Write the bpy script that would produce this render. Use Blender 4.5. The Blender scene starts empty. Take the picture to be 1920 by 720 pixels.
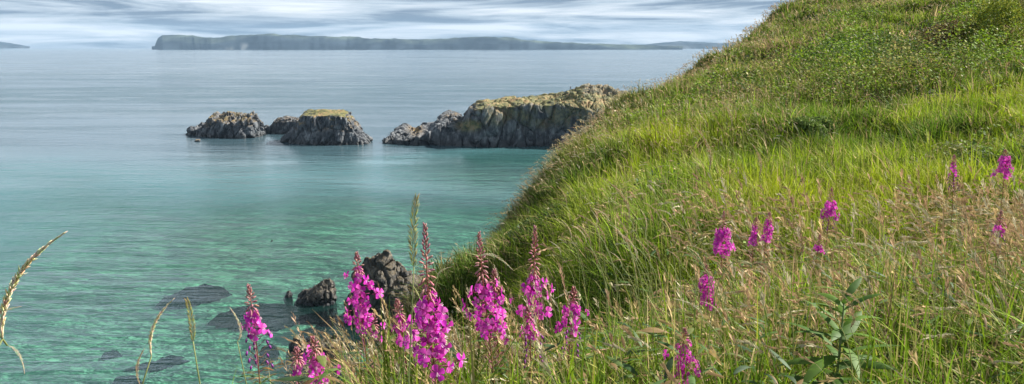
import bpy, bmesh, math, random
import numpy as np
from mathutils import Vector
rng = np.random.default_rng(7)
random.seed(7)
SC = bpy.context.scene
COL = SC.collection
H = 48.0            # eye height above the sea
F = 1478.0          # focal length in photo pixels (1920 wide)
PITCH = math.atan(275/F)
CP, SP = math.cos(PITCH), math.sin(PITCH)

def P(px, py, Y):
    """world point seen at photo pixel px,py at forward distance Y"""
    u, v = (px-960)/F, (360-py)/F
    k = Y/(CP+v*SP)
    return (u*k, Y, H+(-SP+v*CP)*k)
def sea_at(px, py, z=0.0):
    u, v = (px-960)/F, (360-py)/F
    k = (z-H)/(-SP+v*CP)
    return (u*k, (CP+v*SP)*k, z)
def proj(x, y, z):
    zz = z-H
    w = y*CP-zz*SP
    w = np.where(np.abs(w) < 1e-3, 1e-3, w)
    return 960+F*x/w, 360-F*(y*SP+zz*CP)/w

# ------------------------------------------------------------------ noise
def _hash(ix, iy, iz, seed):
    n = (ix.astype(np.int64)*374761393+iy.astype(np.int64)*668265263+iz.astype(np.int64)*2147483647+seed*974634777) & 0xffffffff
    n = ((n ^ (n >> 13))*1274126177) & 0xffffffff
    n = ((n ^ (n >> 16))*2246822519) & 0xffffffff
    return ((n ^ (n >> 15)) & 0xffffff)/float(0xffffff)
def vnoise(x, y, z=None, seed=0):
    x = np.asarray(x, float); y = np.asarray(y, float)
    z = np.zeros_like(x) if z is None else np.asarray(z, float)
    ix, iy, iz = np.floor(x), np.floor(y), np.floor(z)
    fx, fy, fz = x-ix, y-iy, z-iz
    fx, fy, fz = [f*f*(3-2*f) for f in (fx, fy, fz)]
    r = 0
    for dx in (0, 1):
        for dy in (0, 1):
            for dz in (0, 1):
                w = (fx if dx else 1-fx)*(fy if dy else 1-fy)*(fz if dz else 1-fz)
                r = r+w*_hash(ix+dx, iy+dy, iz+dz, seed)
    return r*2-1
def fbm(x, y, z=None, o=4, seed=0, gain=.5):
    a, r, s = 1., 0., 0.
    for i in range(o):
        f = 2.03**i
        r = r+a*vnoise(np.asarray(x)*f+i*7.1, np.asarray(y)*f-i*3.7, None if z is None else np.asarray(z)*f+i*1.3, seed+i)
        s += a; a *= gain
    return r/s
def worley(x, y, z, seed=0):
    ix, iy, iz = np.floor(x), np.floor(y), np.floor(z)
    best = np.full(np.shape(x), 9.); second = best.copy(); cid = np.zeros(np.shape(x))
    for dx in (-1, 0, 1):
        for dy in (-1, 0, 1):
            for dz in (-1, 0, 1):
                cx, cy, cz = ix+dx, iy+dy, iz+dz
                px = cx+_hash(cx, cy, cz, seed); py = cy+_hash(cx, cy, cz, seed+1); pz = cz+_hash(cx, cy, cz, seed+2)
                d = np.sqrt((px-x)**2+(py-y)**2+(pz-z)**2)
                m = d < best
                second = np.where(m, best, np.minimum(second, d))
                cid = np.where(m, _hash(cx, cy, cz, seed+3), cid)
                best = np.where(m, d, best)
    return best, second, cid
def sstep(a, b, x):
    t = np.clip((x-a)/(b-a), 0, 1)
    return t*t*(3-2*t)
def lerp(a, b, t): return a+(b-a)*t

# ------------------------------------------------------------------ object helpers
def tag(o, label=None, cat=None, group=None, kind=None):
    if label: o['label'] = label
    if cat: o['category'] = cat
    if group: o['group'] = group
    if kind: o['kind'] = kind
    return o
def link(name, me, mat=None, parent=None, loc=None):
    o = bpy.data.objects.new(name, me); COL.objects.link(o)
    if mat is not None and me is not None and not me.materials: me.materials.append(mat)
    if parent is not None: o.parent = parent
    if loc is not None: o.location = loc
    return o
def empty(name, loc):
    o = bpy.data.objects.new(name, None); COL.objects.link(o); o.location = loc
    o.empty_display_size = .1
    return o
def mesh_np(name, verts, quads=None, tris=None, cols=None, smooth=False):
    """fast mesh from arrays; cols = per-vertex rgb"""
    me = bpy.data.meshes.new(name)
    verts = np.asarray(verts, np.float32)
    nq = 0 if quads is None else len(quads); nt = 0 if tris is None else len(tris)
    idx = []
    if nq: idx.append(np.asarray(quads, np.int32).ravel())
    if nt: idx.append(np.asarray(tris, np.int32).ravel())
    idx = np.concatenate(idx)
    start = np.concatenate([np.arange(nq)*4, nq*4+np.arange(nt)*3]).astype(np.int32)
    me.vertices.add(len(verts)); me.vertices.foreach_set('co', verts.ravel())
    me.loops.add(len(idx)); me.loops.foreach_set('vertex_index', idx)
    me.polygons.add(nq+nt); me.polygons.foreach_set('loop_start', start)
    me.polygons.foreach_set('use_smooth', np.full(nq+nt, smooth, bool))
    if cols is not None:
        a = me.color_attributes.new('col', 'FLOAT_COLOR', 'POINT')
        c = np.ones((len(verts), 4), np.float32); c[:, :3] = np.clip(cols, 0, 1)
        a.data.foreach_set('color', c.ravel())
    me.update(calc_edges=True)
    return me
def grid_quads(n, m, wrap=False):
    i = np.arange(n-1)[:, None]; j = np.arange(m if wrap else m-1)[None, :]
    j2 = (j+1) % m
    return np.stack([i*m+j, i*m+j2, (i+1)*m+j2, (i+1)*m+j], -1).reshape(-1, 4)

class MB:
    """small mesh collector with vertex colours"""
    def __init__(s): s.v = []; s.f = []; s.c = []
    def add(s, vs, fs, col):
        b = len(s.v); s.v += [tuple(v) for v in vs]
        s.f += [tuple(b+i for i in f) for f in fs]
        if len(col) == 3 and not hasattr(col[0], '__len__'): s.c += [tuple(col)]*len(vs)
        else: s.c += [tuple(c) for c in col]
    def tube(s, pts, rad, col, n=6):
        pts = [Vector(p) for p in pts]; m = len(pts)
        if not hasattr(rad, '__len__'): rad = [rad]*m
        vs = []; fs = []
        for i, p in enumerate(pts):
            t = (pts[min(i+1, m-1)]-pts[max(i-1, 0)]).normalized()
            a = t.orthogonal().normalized() if i == 0 else (pa-t*pa.dot(t)).normalized()
            pa = a; b = t.cross(a)
            for k in range(n):
                an = 2*math.pi*k/n
                vs.append(p+(a*math.cos(an)+b*math.sin(an))*rad[i])
        for i in range(m-1):
            for k in range(n):
                fs.append((i*n+k, i*n+(k+1) % n, (i+1)*n+(k+1) % n, (i+1)*n+k))
        fs.append(tuple(range(n))[::-1]); fs.append(tuple((m-1)*n+k for k in range(n)))
        s.add(vs, fs, col)
    def leaf(s, base, d, side, L, W, col, bend=.3, fold=.25, seg=6, tipcol=None, up=Vector((0, 0, 1))):
        base, d, side = Vector(base), Vector(d).normalized(), Vector(side).normalized()
        nrm = side.cross(d).normalized()
        vs = []; cs = []; fs = []
        for i in range(seg+1):
            t = i/seg
            w = W*.5*(math.sin(math.pi*min(1, t*.93+.05))**.8)*(1-.25*t)
            if i == seg: w = W*.02
            c = base+d*(L*t)-up*(bend*L*t*t)
            cc = col if tipcol is None else tuple(lerp(a, b, t**1.5) for a, b in zip(col, tipcol))
            vs += [c-side*w+nrm*(w*fold), c, c+side*w+nrm*(w*fold)]
            cs += [cc, tuple(x*.9 for x in cc), cc]
        for i in range(seg):
            for k in (0, 1):
                fs.append((i*3+k, i*3+k+1, i*3+k+4, i*3+k+3))
        s.add(vs, fs, cs)
    def mesh(s, name, smooth=True):
        me = bpy.data.meshes.new(name)
        me.from_pydata(s.v, [], s.f)
        a = me.color_attributes.new('col', 'FLOAT_COLOR', 'POINT')
        a.data.foreach_set('color', np.array([(*c, 1) for c in s.c], np.float32).ravel())
        me.polygons.foreach_set('use_smooth', [smooth]*len(me.polygons))
        me.update()
        return me

# ------------------------------------------------------------------ materials
def newmat(name):
    m = bpy.data.materials.new(name); m.use_nodes = True
    nt = m.node_tree; nt.nodes.clear()
    return m, nt
def N(nt, typ, **kw):
    n = nt.nodes.new(typ)
    for k, v in kw.items():
        if k in n.inputs: n.inputs[k].default_value = v
        else: setattr(n, k, v)
    return n
def leafmat(name, trans=.35, gloss=.06, var=.25, scale=6., sat=1.0):
    m, nt = newmat(name); L = nt.links
    at = N(nt, 'ShaderNodeVertexColor', layer_name='col')
    tc = N(nt, 'ShaderNodeTexCoord')
    no = N(nt, 'ShaderNodeTexNoise', Scale=scale, Detail=3.)
    L.new(tc.outputs['Object'], no.inputs['Vector'])
    mr = N(nt, 'ShaderNodeMapRange'); mr.inputs['To Min'].default_value = 1-var; mr.inputs['To Max'].default_value = 1+var
    mr.inputs['From Min'].default_value = .3; mr.inputs['From Max'].default_value = .7
    L.new(no.outputs['Fac'], mr.inputs['Value'])
    hs = N(nt, 'ShaderNodeHueSaturation'); hs.inputs['Saturation'].default_value = sat
    L.new(mr.outputs['Result'], hs.inputs['Value']); L.new(at.outputs['Color'], hs.inputs['Color'])
    d = N(nt, 'ShaderNodeBsdfDiffuse'); t = N(nt, 'ShaderNodeBsdfTranslucent'); g = N(nt, 'ShaderNodeBsdfGlossy', Roughness=.6)
    L.new(hs.outputs['Color'], d.inputs['Color']); L.new(hs.outputs['Color'], t.inputs['Color'])
    mx = N(nt, 'ShaderNodeMixShader'); mx.inputs[0].default_value = trans
    L.new(d.outputs[0], mx.inputs[1]); L.new(t.outputs[0], mx.inputs[2])
    m2 = N(nt, 'ShaderNodeMixShader'); m2.inputs[0].default_value = gloss
    L.new(mx.outputs[0], m2.inputs[1]); L.new(g.outputs[0], m2.inputs[2])
    o = N(nt, 'ShaderNodeOutputMaterial'); L.new(m2.outputs[0], o.inputs['Surface'])
    return m
M_grass = leafmat('grass_blades', .34, .02, .2, .9)
M_dry = leafmat('dry_straw', .22, .02, .15, 8.)
M_leaf = leafmat('herb_leaves', .32, .03, .2, 25.)
M_petal = leafmat('magenta_petals', .35, .02, .3, 45.)
M_stem = leafmat('plant_stems', .1, .05, .2, 30.)

def rockmat(name, scale=1., dark=(.012, .016, .024), light=(.205, .22, .235), lichen=(.25, .16, .055), moss=.0, bump=.6, wet=1.2, colz=.35):
    m, nt = newmat(name); L = nt.links
    tc = N(nt, 'ShaderNodeNewGeometry')
    mp = N(nt, 'ShaderNodeMapping'); mp.inputs['Scale'].default_value = (scale, scale, scale*colz)
    L.new(tc.outputs['Position'], mp.inputs['Vector'])
    n1 = N(nt, 'ShaderNodeTexNoise', Scale=.55, Detail=12., Roughness=.72); L.new(mp.outputs[0], n1.inputs['Vector'])
    n2 = N(nt, 'ShaderNodeTexNoise', Scale=.16, Detail=6., Roughness=.6); L.new(tc.outputs['Position'], n2.inputs['Vector'])
    n3 = N(nt, 'ShaderNodeTexNoise', Scale=.9*scale, Detail=8., Roughness=.7); L.new(tc.outputs['Position'], n3.inputs['Vector'])
    r1 = N(nt, 'ShaderNodeValToRGB'); L.new(n1.outputs['Fac'], r1.inputs[0])
    e = r1.color_ramp.elements; e[0].position = .38; e[0].color = (*dark, 1); e[1].position = .64; e[1].color = (*light, 1)
    x = r1.color_ramp.elements.new(.5); x.color = (*[lerp(a, b, .26) for a, b in zip(dark, light)], 1)
    at = N(nt, 'ShaderNodeVertexColor', layer_name='col')          # rgb: R lichen, G grass, B wet
    sep = N(nt, 'ShaderNodeSeparateColor'); L.new(at.outputs['Color'], sep.inputs[0])
    # lichen
    ml = N(nt, 'ShaderNodeMix', data_type='RGBA'); ml.inputs[7].default_value = (*lichen, 1)
    mu = N(nt, 'ShaderNodeMath', operation='MULTIPLY'); L.new(sep.outputs[0], mu.inputs[0])
    rr = N(nt, 'ShaderNodeMapRange'); rr.inputs['From Min'].default_value = .4; rr.inputs['From Max'].default_value = .58
    L.new(n3.outputs['Fac'], rr.inputs['Value']); L.new(rr.outputs[0], mu.inputs[1])
    L.new(mu.outputs[0], ml.inputs[0]); L.new(r1.outputs[0], ml.inputs[6])
    # grass cover
    mg = N(nt, 'ShaderNodeMix', data_type='RGBA')
    av = N(nt, 'ShaderNodeMath', operation='MULTIPLY_ADD'); av.inputs[1].default_value = .55; L.new(n3.outputs['Fac'], av.inputs[0])
    av2 = N(nt, 'ShaderNodeMath', operation='MULTIPLY'); av2.inputs[1].default_value = .45; L.new(n2.outputs['Fac'], av2.inputs[0]); L.new(av2.outputs[0], av.inputs[2])
    rg = N(nt, 'ShaderNodeValToRGB'); L.new(av.outputs[0], rg.inputs[0])
    e = rg.color_ramp.elements; e[0].position = .43; e[0].color = (.035, .035, .02, 1); e[1].position = .56; e[1].color = (.26, .175, .08, 1)
    x = e.new(.49); x.color = (.13, .14, .04, 1)
    L.new(rg.outputs[0], mg.inputs[7]); L.new(ml.outputs[2], mg.inputs[6]); L.new(sep.outputs[1], mg.inputs[0])
    # wet dark band at the waterline
    mw = N(nt, 'ShaderNodeMix', data_type='RGBA', blend_type='MIX'); mw.inputs[7].default_value = (.018, .021, .024, 1)
    L.new(mg.outputs[2], mw.inputs[6]); L.new(sep.outputs[2], mw.inputs[0])
    b = N(nt, 'ShaderNodeBsdfPrincipled'); L.new(mw.outputs[2], b.inputs['Base Color'])
    rw = N(nt, 'ShaderNodeMapRange'); rw.inputs['To Min'].default_value = .85; rw.inputs['To Max'].default_value = .4
    L.new(sep.outputs[2], rw.inputs[0]); L.new(rw.outputs[0], b.inputs['Roughness'])
    bp = N(nt, 'ShaderNodeBump', Strength=bump, Distance=1.2/scale); L.new(n1.outputs['Fac'], bp.inputs['Height'])
    L.new(bp.outputs[0], b.inputs['Normal'])
    o = N(nt, 'ShaderNodeOutputMaterial'); L.new(b.outputs[0], o.inputs['Surface'])
    return m
M_rock = rockmat('weathered_basalt', .8)
M_rock_near = rockmat('near_basalt', 2.2, dark=(.010, .012, .016), light=(.19, .17, .14), lichen=(.18, .13, .06), bump=1.)

# ------------------------------------------------------------------ land form
ctrl = []
def Z(x, y, z): ctrl.append((x, y, z))
def C(px, rows):
    for Y, py in rows:
        x, y, z = P(px, py, Y); ctrl.append((x, y, z-H))
for x, y, z in [(0, 0, -1.6), (-2, 0, -1.65), (-1.2, 1.8, -1.65), (3, 0, -1.4), (0, -4, -1.4), (6, -4, -.6), (12, -10, 1.2), (-3, -8, -1.8),
                (0, 2.7, -1.5), (-.8, 2.7, -1.55), (1.2, 2.9, -1.58), (2.5, 3, -1.5), (-2.5, 2.5, -1.9), (4, 2, -1.2), (0, 4.2, -2.1)]: Z(x, y, z)
C(900, [(5, 960), (8, 820), (10, 640), (12, 520), (13.5, 452)])
C(820, [(11, 545)])
C(1000, [(5, 830), (7.5, 640), (10, 530), (12.5, 455), (15, 392)])
C(1100, [(4.5, 740), (6.8, 600), (9, 495), (12, 400), (15.5, 325), (20, 265), (24.5, 226)])
C(1250, [(4, 745), (6, 590), (8.4, 470), (11, 372), (14.5, 298), (19, 246), (25, 190), (34, 138)])
C(1400, [(3.7, 740), (5.7, 580), (8.3, 455), (11, 355), (14.5, 285), (18, 240), (25, 172), (34, 108), (46, 56)])
C(1600, [(3.5, 740), (5.7, 575), (8.3, 445), (11, 345), (14, 272), (17, 226), (23, 156), (32, 86), (42, 24), (54, -30)])
C(1800, [(3.4, 735), (5.7, 560), (8.3, 425), (11, 322), (14, 252), (17, 202), (22, 140), (29, 80), (40, 0)])
C(2000, [(3.4, 715), (5.7, 540), (8.3, 400), (11, 300), (14, 230), (17, 176), (22, 110), (30, 20)])
C(2400, [(4, 650), (8, 380), (14, 170), (22, 20)])
edge_px = [(815, 522, 11), (850, 485, 12), (912, 442, 13.5), (1006, 368, 16.5), (1032, 332, 18), (1066, 278, 20.5), (1138, 226, 24.5),
           (1202, 186, 29), (1266, 144, 34), (1330, 100, 40), (1400, 53, 46), (1480, 8, 53)]
EDGE = [(-3, -60), (-4, -20), (-3.2, -3), (-3.0, 1.2), (-2.3, 2.6), (-1.3, 3.2), (-.75, 3.9), (-.8, 5.5), (-1.2, 8), (-1.45, 9.8)]
for px, py, Y in edge_px:
    x, y, z = P(px, py, Y); ctrl.append((x, y, z-H)); EDGE.append((x, y))
EDGE += [(34, 75), (60, 120)]
for x, y, z in [(34, 75, 8), (60, 60, 16), (50, 30, 12), (60, 0, 14), (20, 62, 5.2), (60, 120, 15)]: Z(x, y, z)
ctrl = np.array(ctrl)
def tps_fit(c, lam=.02):
    n = len(c); S = 10.
    X = c[:, :2]/S
    r2 = ((X[:, None]-X[None])**2).sum(-1)
    K = .5*r2*np.log(r2+1e-12)+np.eye(n)*lam*.05
    Pm = np.c_[np.ones(n), X]
    A = np.block([[K, Pm], [Pm.T, np.zeros((3, 3))]])
    return X, np.linalg.solve(A, np.r_[c[:, 2], 0, 0, 0])
TX, TW = tps_fit(ctrl)
def tps(x, y):
    sh = np.shape(x); x = np.ravel(x)/10.; y = np.ravel(y)/10.
    out = TW[-3]+TW[-2]*x+TW[-1]*y
    for (a, b), w in zip(TX, TW[:-3]):
        r2 = (x-a)**2+(y-b)**2
        out = out+w*.5*r2*np.log(r2+1e-12)
    return out.reshape(sh)
POLY = EDGE+[(160, 120), (160, -60)]
def sdist(x, y):
    """signed distance to the cliff edge, positive over the sea"""
    x = np.asarray(x, float); y = np.asarray(y, float)
    best = np.full(x.shape, 1e9)
    for (ax, ay), (bx, by) in zip(EDGE[:-1], EDGE[1:]):
        dx, dy = bx-ax, by-ay
        t = np.clip(((x-ax)*dx+(y-ay)*dy)/(dx*dx+dy*dy), 0, 1)
        best = np.minimum(best, np.hypot(x-ax-t*dx, y-ay-t*dy))
    ins = np.zeros(x.shape, bool)
    for (ax, ay), (bx, by) in zip(POLY, POLY[1:]+POLY[:1]):
        c = ((ay > y) != (by > y)) & (x < (bx-ax)*(y-ay)/((by-ay) if by != ay else 1e-9)+ax)
        ins ^= c
    return np.where(ins, -best, best)
def height(x, y):
    x = np.asarray(x, float); y = np.asarray(y, float)
    z = np.clip(tps(x, y), -14, 40)
    dd = np.hypot(x, y)
    amp = np.clip(dd/14, 0.12, 1.)
    z = z+amp*(.5*fbm(x*.24, y*.24, seed=3, o=3)+.26*fbm(x*.8, y*.8, seed=5, o=2))
    s = sdist(x, y)+.35*fbm(x*.35, y*.35, seed=11, o=3)*np.clip(dd/8, .2, 2.5)
    k = .45
    sp = np.where(s/k > 20, s, k*np.log1p(np.exp(np.clip(s/k, -40, 20))))
    z = z-1.55*sp
    return np.maximum(z+H, -4+.0*z)
def sinhgrid(lo, hi, c, n, a):
    t = np.linspace(np.arcsinh((lo-c)/a), np.arcsinh((hi-c)/a), n)
    return c+a*np.sinh(t)
gx = sinhgrid(-70, 150, .5, 420, 3.); gy = sinhgrid(-55, 115, 4, 460, 5.)
GX, GY = np.meshgrid(gx, gy)
GZ = height(GX, GY)
V = np.stack([GX, GY, GZ], -1).reshape(-1, 3)
m, nt = newmat('meadow_soil'); L = nt.links
geo = N(nt, 'ShaderNodeNewGeometry'); n1 = N(nt, 'ShaderNodeTexNoise', Scale=2.5, Detail=9., Roughness=.7); L.new(geo.outputs['Position'], n1.inputs['Vector'])
r1 = N(nt, 'ShaderNodeValToRGB'); L.new(n1.outputs['Fac'], r1.inputs[0])
e = r1.color_ramp.elements; e[0].position = .35; e[0].color = (.025, .035, .012, 1); e[1].position = .7; e[1].color = (.10, .085, .04, 1); x = e.new(.52); x.color = (.045, .07, .018, 1)
b = N(nt, 'ShaderNodeBsdfPrincipled', Roughness=.95); L.new(r1.outputs[0], b.inputs['Base Color'])
bp = N(nt, 'ShaderNodeBump', Strength=.8, Distance=.12); L.new(n1.outputs['Fac'], bp.inputs['Height']); L.new(bp.outputs[0], b.inputs['Normal'])
o = N(nt, 'ShaderNodeOutputMaterial'); L.new(b.outputs[0], o.inputs[0])
M_soil = m
hill = link('hillside', mesh_np('hillside', V, grid_quads(len(gy), len(gx)), smooth=True), M_soil); tag(hill, 'steep green headland slope dropping to the sea', 'hillside', kind='structure')

# ------------------------------------------------------------------ grass
def up_blades(root, h, w, ang, lean, k, ca, cb, side_ang=None, droop=0.):
    """curved tapering blades; returns verts, quads, tris, cols"""
    n = len(root); k = int(k)
    t = np.linspace(0, 1, k+1)
    ld = np.stack([np.cos(ang), np.sin(ang), 0*ang], -1)
    sa = rng.uniform(0, math.pi, n) if side_ang is None else side_ang
    sd = np.stack([np.cos(sa), np.sin(sa), 0*sa], -1)
    vs = []; cs = []
    for i, ti in enumerate(t):
        zz = h*ti*(1-.35*lean*ti)-h*droop*ti**4*lean
        c = root+ld*(h*lean*ti**1.8)[:, None]; c[:, 2] += zz
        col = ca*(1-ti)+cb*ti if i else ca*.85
        if i < k:
            ww = (w*.5*(1-ti**1.6)*(.75+.5*ti if ti < .5 else 1))[:, None]
            vs += [c-sd*ww, c+sd*ww]; cs += [col, col]
        else:
            vs += [c]; cs += [col]
    nv = 2*k+1
    V = np.stack(vs, 1).reshape(-1, 3); Cc = np.stack(cs, 1).reshape(-1, 3)
    b = (np.arange(n)*nv)[:, None]
    q = [b+np.array([2*i, 2*i+1, 2*i+3, 2*i+2]) for i in range(k-1)]
    Q = np.concatenate(q) if q else np.zeros((0, 4), int)
    T = b+np.array([2*(k-1), 2*(k-1)+1, 2*k])
    return V, Q, T, Cc
class Acc:
    def __init__(s): s.v = []; s.q = []; s.t = []; s.c = []; s.n = 0
    def add(s, V, Q, T, Cc):
        s.v.append(V); s.c.append(Cc)
        if Q is not None and len(Q): s.q.append(Q+s.n)
        if T is not None and len(T): s.t.append(T+s.n)
        s.n += len(V)
    def mesh(s, name):
        return mesh_np(name, np.concatenate(s.v), np.concatenate(s.q) if s.q else None, np.concatenate(s.t) if s.t else None, np.concatenate(s.c))

def terr_pts(n, y0, y1, u0, u1, pw=1.5):
    """points on the land, denser near the viewer: density ~ y^-pw"""
    a = 2-pw
    r = rng.random(n)
    y = (y0**a+(y1**a-y0**a)*r)**(1/a) if abs(a) > 1e-6 else y0*(y1/y0)**r
    x = rng.uniform(u0, u1, n)*y
    s = sdist(x, y)
    keep = s < 1.3+.05*y
    return x[keep], y[keep]
LX = [900, 1000, 1060, 1130, 1200, 1260, 1350, 1500, 1600, 1700, 1800, 1870, 1960, 2300]
LY = [340, 318, 285, 245, 222, 224, 226, 222, 216, 206, 178, 150, 110, -20]
def scrubness(x, y, z):
    px, py = proj(x, y, z)
    line = np.interp(px, LX, LY)
    n = fbm(x*.25, y*.25, seed=21, o=3)
    s = sstep(-18, 22, line-py+22*n)
    return s*(y > 9)
PAL = {k: np.array(v) for k, v in dict(
    lush=(.20, .30, .012), lime=(.35, .40, .015), mid=(.085, .165, .014), deep=(.032, .075, .010), olive=(.12, .135, .03),
    straw=(.50, .39, .18), pink=(.42, .27, .17), pale=(.55, .49, .33), rust=(.22, .11, .05)).items()}
def mixc(a, b, t): return PAL[a]*(1-t[:, None])+PAL[b]*t[:, None]

def make_grass(n, y0, y1, u0, u1, pw, kseg, acc, hscale=1., wscale=1.):
    B = 13
    x, y = terr_pts(n//B, y0, y1, u0, u1, pw)
    # tufts: blades radiate from a shared crown, and each tuft has its own colour and height
    cl = np.repeat(np.clip(fbm(x*1.1, y*1.1, seed=31, o=2)*1.2+.55*rng.normal(size=len(x)), -1.2, 1.4), B)
    tc_ = np.repeat(rng.normal(size=len(x)), B)
    tr = (.035+.006*y)
    oa = rng.uniform(0, 2*math.pi, len(x)*B); orad = rng.random(len(x)*B)**.5
    x = np.repeat(x, B)+np.cos(oa)*orad*np.repeat(tr, B); y = np.repeat(y, B)+np.sin(oa)*orad*np.repeat(tr, B)
    z = height(x, y)
    keep = z > H-22
    x, y, z, cl, tc_, oa, orad = x[keep], y[keep], z[keep], cl[keep], tc_[keep], oa[keep], orad[keep]
    n = len(x)
    px, py = proj(x, y, z)
    sc = scrubness(x, y, z)
    big = fbm(x*.16, y*.2, seed=41, o=3); med = fbm(x*.7, y*.7, seed=43, o=3)
    r = rng.random(n)
    base = mixc('mid', 'lush', np.clip(.5+.9*big+.5*med+.3*tc_+.3*(r-.5), 0, 1))
    limy = np.clip(.5*big+.8*med+.5*(r-.35), 0, 1)*sstep(4.5, 8, y)*(1-sc)
    base = base*(1-limy[:, None])+PAL['lime']*limy[:, None]
    s = sdist(x, y)
    # seaward brow: shade painted in as darker grass colour; its very rim is dry
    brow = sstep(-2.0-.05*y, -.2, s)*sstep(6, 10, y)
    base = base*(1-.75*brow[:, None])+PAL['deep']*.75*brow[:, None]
    base = base*(1-.5*sc[:, None])+mixc('olive', 'lush', rng.random(n))*.5*sc[:, None]
    fg = sstep(8, 4, y)
    base = base*(1-.35*fg[:, None])+mixc('mid', 'lush', rng.random(n))*.35*fg[:, None]
    pd = .05+.22*(tc_ > 1.3)+.12*sc+.14*fg*sstep(1100, 1500, px)+.25*sstep(.2, .5, fbm(x*.45, y*.45, seed=77, o=2))*(.3+sc)+.5*sstep(-.3, .6, s)*(y > 7)
    dry = rng.random(n) < pd
    base[dry] = mixc('straw', 'pink', rng.random(n))[dry]*rng.uniform(.6, 1.05, n)[dry, None]
    dk = rng.random(n) < .22
    base[dk] *= .5
    base *= (1+.22*np.clip(tc_, -1.5, 1.5))[:, None]
    base *= rng.uniform(.75, 1.2, n)[:, None]
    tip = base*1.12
    dt = rng.random(n) < .22
    tip[dt] = lerp(tip[dt], PAL['straw'], .5)
    hh = (.20+.30*rng.random(n)+.17*cl+.12*big+.12*limy)*lerp(1., 1.1, sc)*hscale
    hh *= lerp(1., .8, brow)
    hh *= 1-.5*(np.abs(x-1.16*y/2.75) < .20)*(y > 1.6)*(y < 2.9)
    nearc = sstep(.6, 2.2, np.hypot(x, y))
    hh = hh*(.45+.55*nearc)
    lf = sstep(1000, 900, px)*sstep(4, 3.2, y)*sstep(1.4, 2., y)
    fl = sstep(720, 610, px)*(y < 6)
    hh = np.maximum(hh, .12)*(1+.28*lf)*(1-.7*fl)
    w = (.0064+.0014*y)*rng.uniform(.6, 1.4, n)*wscale
    wind = math.pi+.9*rng.normal(size=n)
    ang = np.where(rng.random(n) < .35, wind, oa)
    lean = np.clip(.15+.5*orad+.25*rng.normal(size=n), .05, 1.2)
    root = np.stack([x, y, z-.02], -1)
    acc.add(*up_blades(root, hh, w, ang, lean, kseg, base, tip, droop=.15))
GA = Acc()
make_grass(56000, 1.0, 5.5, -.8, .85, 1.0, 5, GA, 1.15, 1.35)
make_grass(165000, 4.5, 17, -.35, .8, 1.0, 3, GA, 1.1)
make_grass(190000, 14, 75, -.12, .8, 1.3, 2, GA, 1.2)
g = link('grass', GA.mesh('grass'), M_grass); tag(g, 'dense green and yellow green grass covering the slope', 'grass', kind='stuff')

# ---- low leafy undergrowth: brambles, vetch and bracken in rounded mounds on the upper slope
def make_scrub(n, y0, y1, u0, u1, pw, acc):
    x, y = terr_pts(n, y0, y1, u0, u1, pw)
    s = sdist(x, y); z = height(x, y); s_in = s
    sc = scrubness(x, y, z)
    m1 = .75*fbm(x*.5, y*.5, seed=51, o=3)+.6*fbm(x*.18, y*.18, seed=54, o=2)
    px, py = proj(x, y, z)
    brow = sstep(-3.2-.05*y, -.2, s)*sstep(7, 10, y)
    gully = sstep(1250, 1150, px)*sstep(8, 10, y)*sstep(14, 12, y)*sstep(1050, 950, px)
    line = np.interp(px, LX, LY)
    band = np.exp(-((line-py-22)/24)**2)*(y > 9)*sstep(.0, .3, fbm(x*.35, y*.35, seed=52, o=2)+.25)
    patch = sstep(.12, .32, fbm(x*.33+9, y*.42, seed=53, o=3))*.75
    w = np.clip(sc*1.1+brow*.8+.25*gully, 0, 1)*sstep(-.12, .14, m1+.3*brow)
    w = np.maximum(np.maximum(w, band), np.maximum(patch, .04))
    keep = (rng.random(len(x)) < w) & (z > H-22)
    x, y, z, sc, m1, brow, band, s_in = [a[keep] for a in (x, y, z, sc, m1, brow, band, s_in)]
    n = len(x)
    mound = (.12+1.5*np.clip(m1+.25, 0, 1)**1.3)*lerp(.42, 1.0, np.clip(sc-.45*brow, .25*brow, 1))*(1+1.0*band)*(.22+.78*sstep(.2, -1.4-.03*y, s_in))
    hz = mound*rng.random(n)**.6
    L_ = (.030+.0019*y)*rng.uniform(.6, 1.5, n)
    a = rng.uniform(0, 2*math.pi, n); tilt = rng.uniform(-.5, .9, n)
    d = np.stack([np.cos(a)*np.cos(tilt), np.sin(a)*np.cos(tilt), np.sin(tilt)], -1)
    sd = np.stack([-np.sin(a), np.cos(a), rng.uniform(-.5, .5, n)], -1)
    c = np.stack([x, y, z+hz], -1)
    kind = 1.5*fbm(x*.8, y*.8, seed=61, o=2)+.22*rng.normal(size=n)
    kin2 = 1.4*fbm(x*.45, y*.45, seed=63, o=3)+.2*rng.normal(size=n)
    col = mixc('deep', 'olive', np.clip(.45+kind, 0, 1))
    g2 = kin2 > -.05; col[g2] = mixc('mid', 'lush', rng.random(n))[g2]
    rs = (kind > .75) | (rng.random(n) < .025); col[rs] = (.55*mixc('olive', 'lush', rng.random(n))+.45*mixc('rust', 'straw', rng.random(n)))[rs]
    pl = rng.random(n) < .006; col[pl] = PAL['pale']
    # bramble with yellow leaves near the top right
    qx, qy = proj(c[:, 0], c[:, 1], c[:, 2])
    col *= rng.uniform(.7, 1.5, n)[:, None]
    Wd = L_*.32
    V = np.stack([c-d*L_[:, None]*.5, c+sd*Wd[:, None], c+d*L_[:, None]*.5, c-sd*Wd[:, None]], 1).reshape(-1, 3)
    Q = (np.arange(n)*4)[:, None]+np.arange(4)
    acc.add(V, Q, None, np.repeat(col, 4, 0))
SA = Acc()
make_scrub(420000, 8, 70, -.12, .8, 1.35, SA)
make_scrub(120000, 4.5, 12, -.2, .8, 1.2, SA)
u = link('undergrowth', SA.mesh('undergrowth'), M_leaf); tag(u, 'low tangled olive undergrowth on the upper slope', 'undergrowth', kind='stuff')

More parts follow.
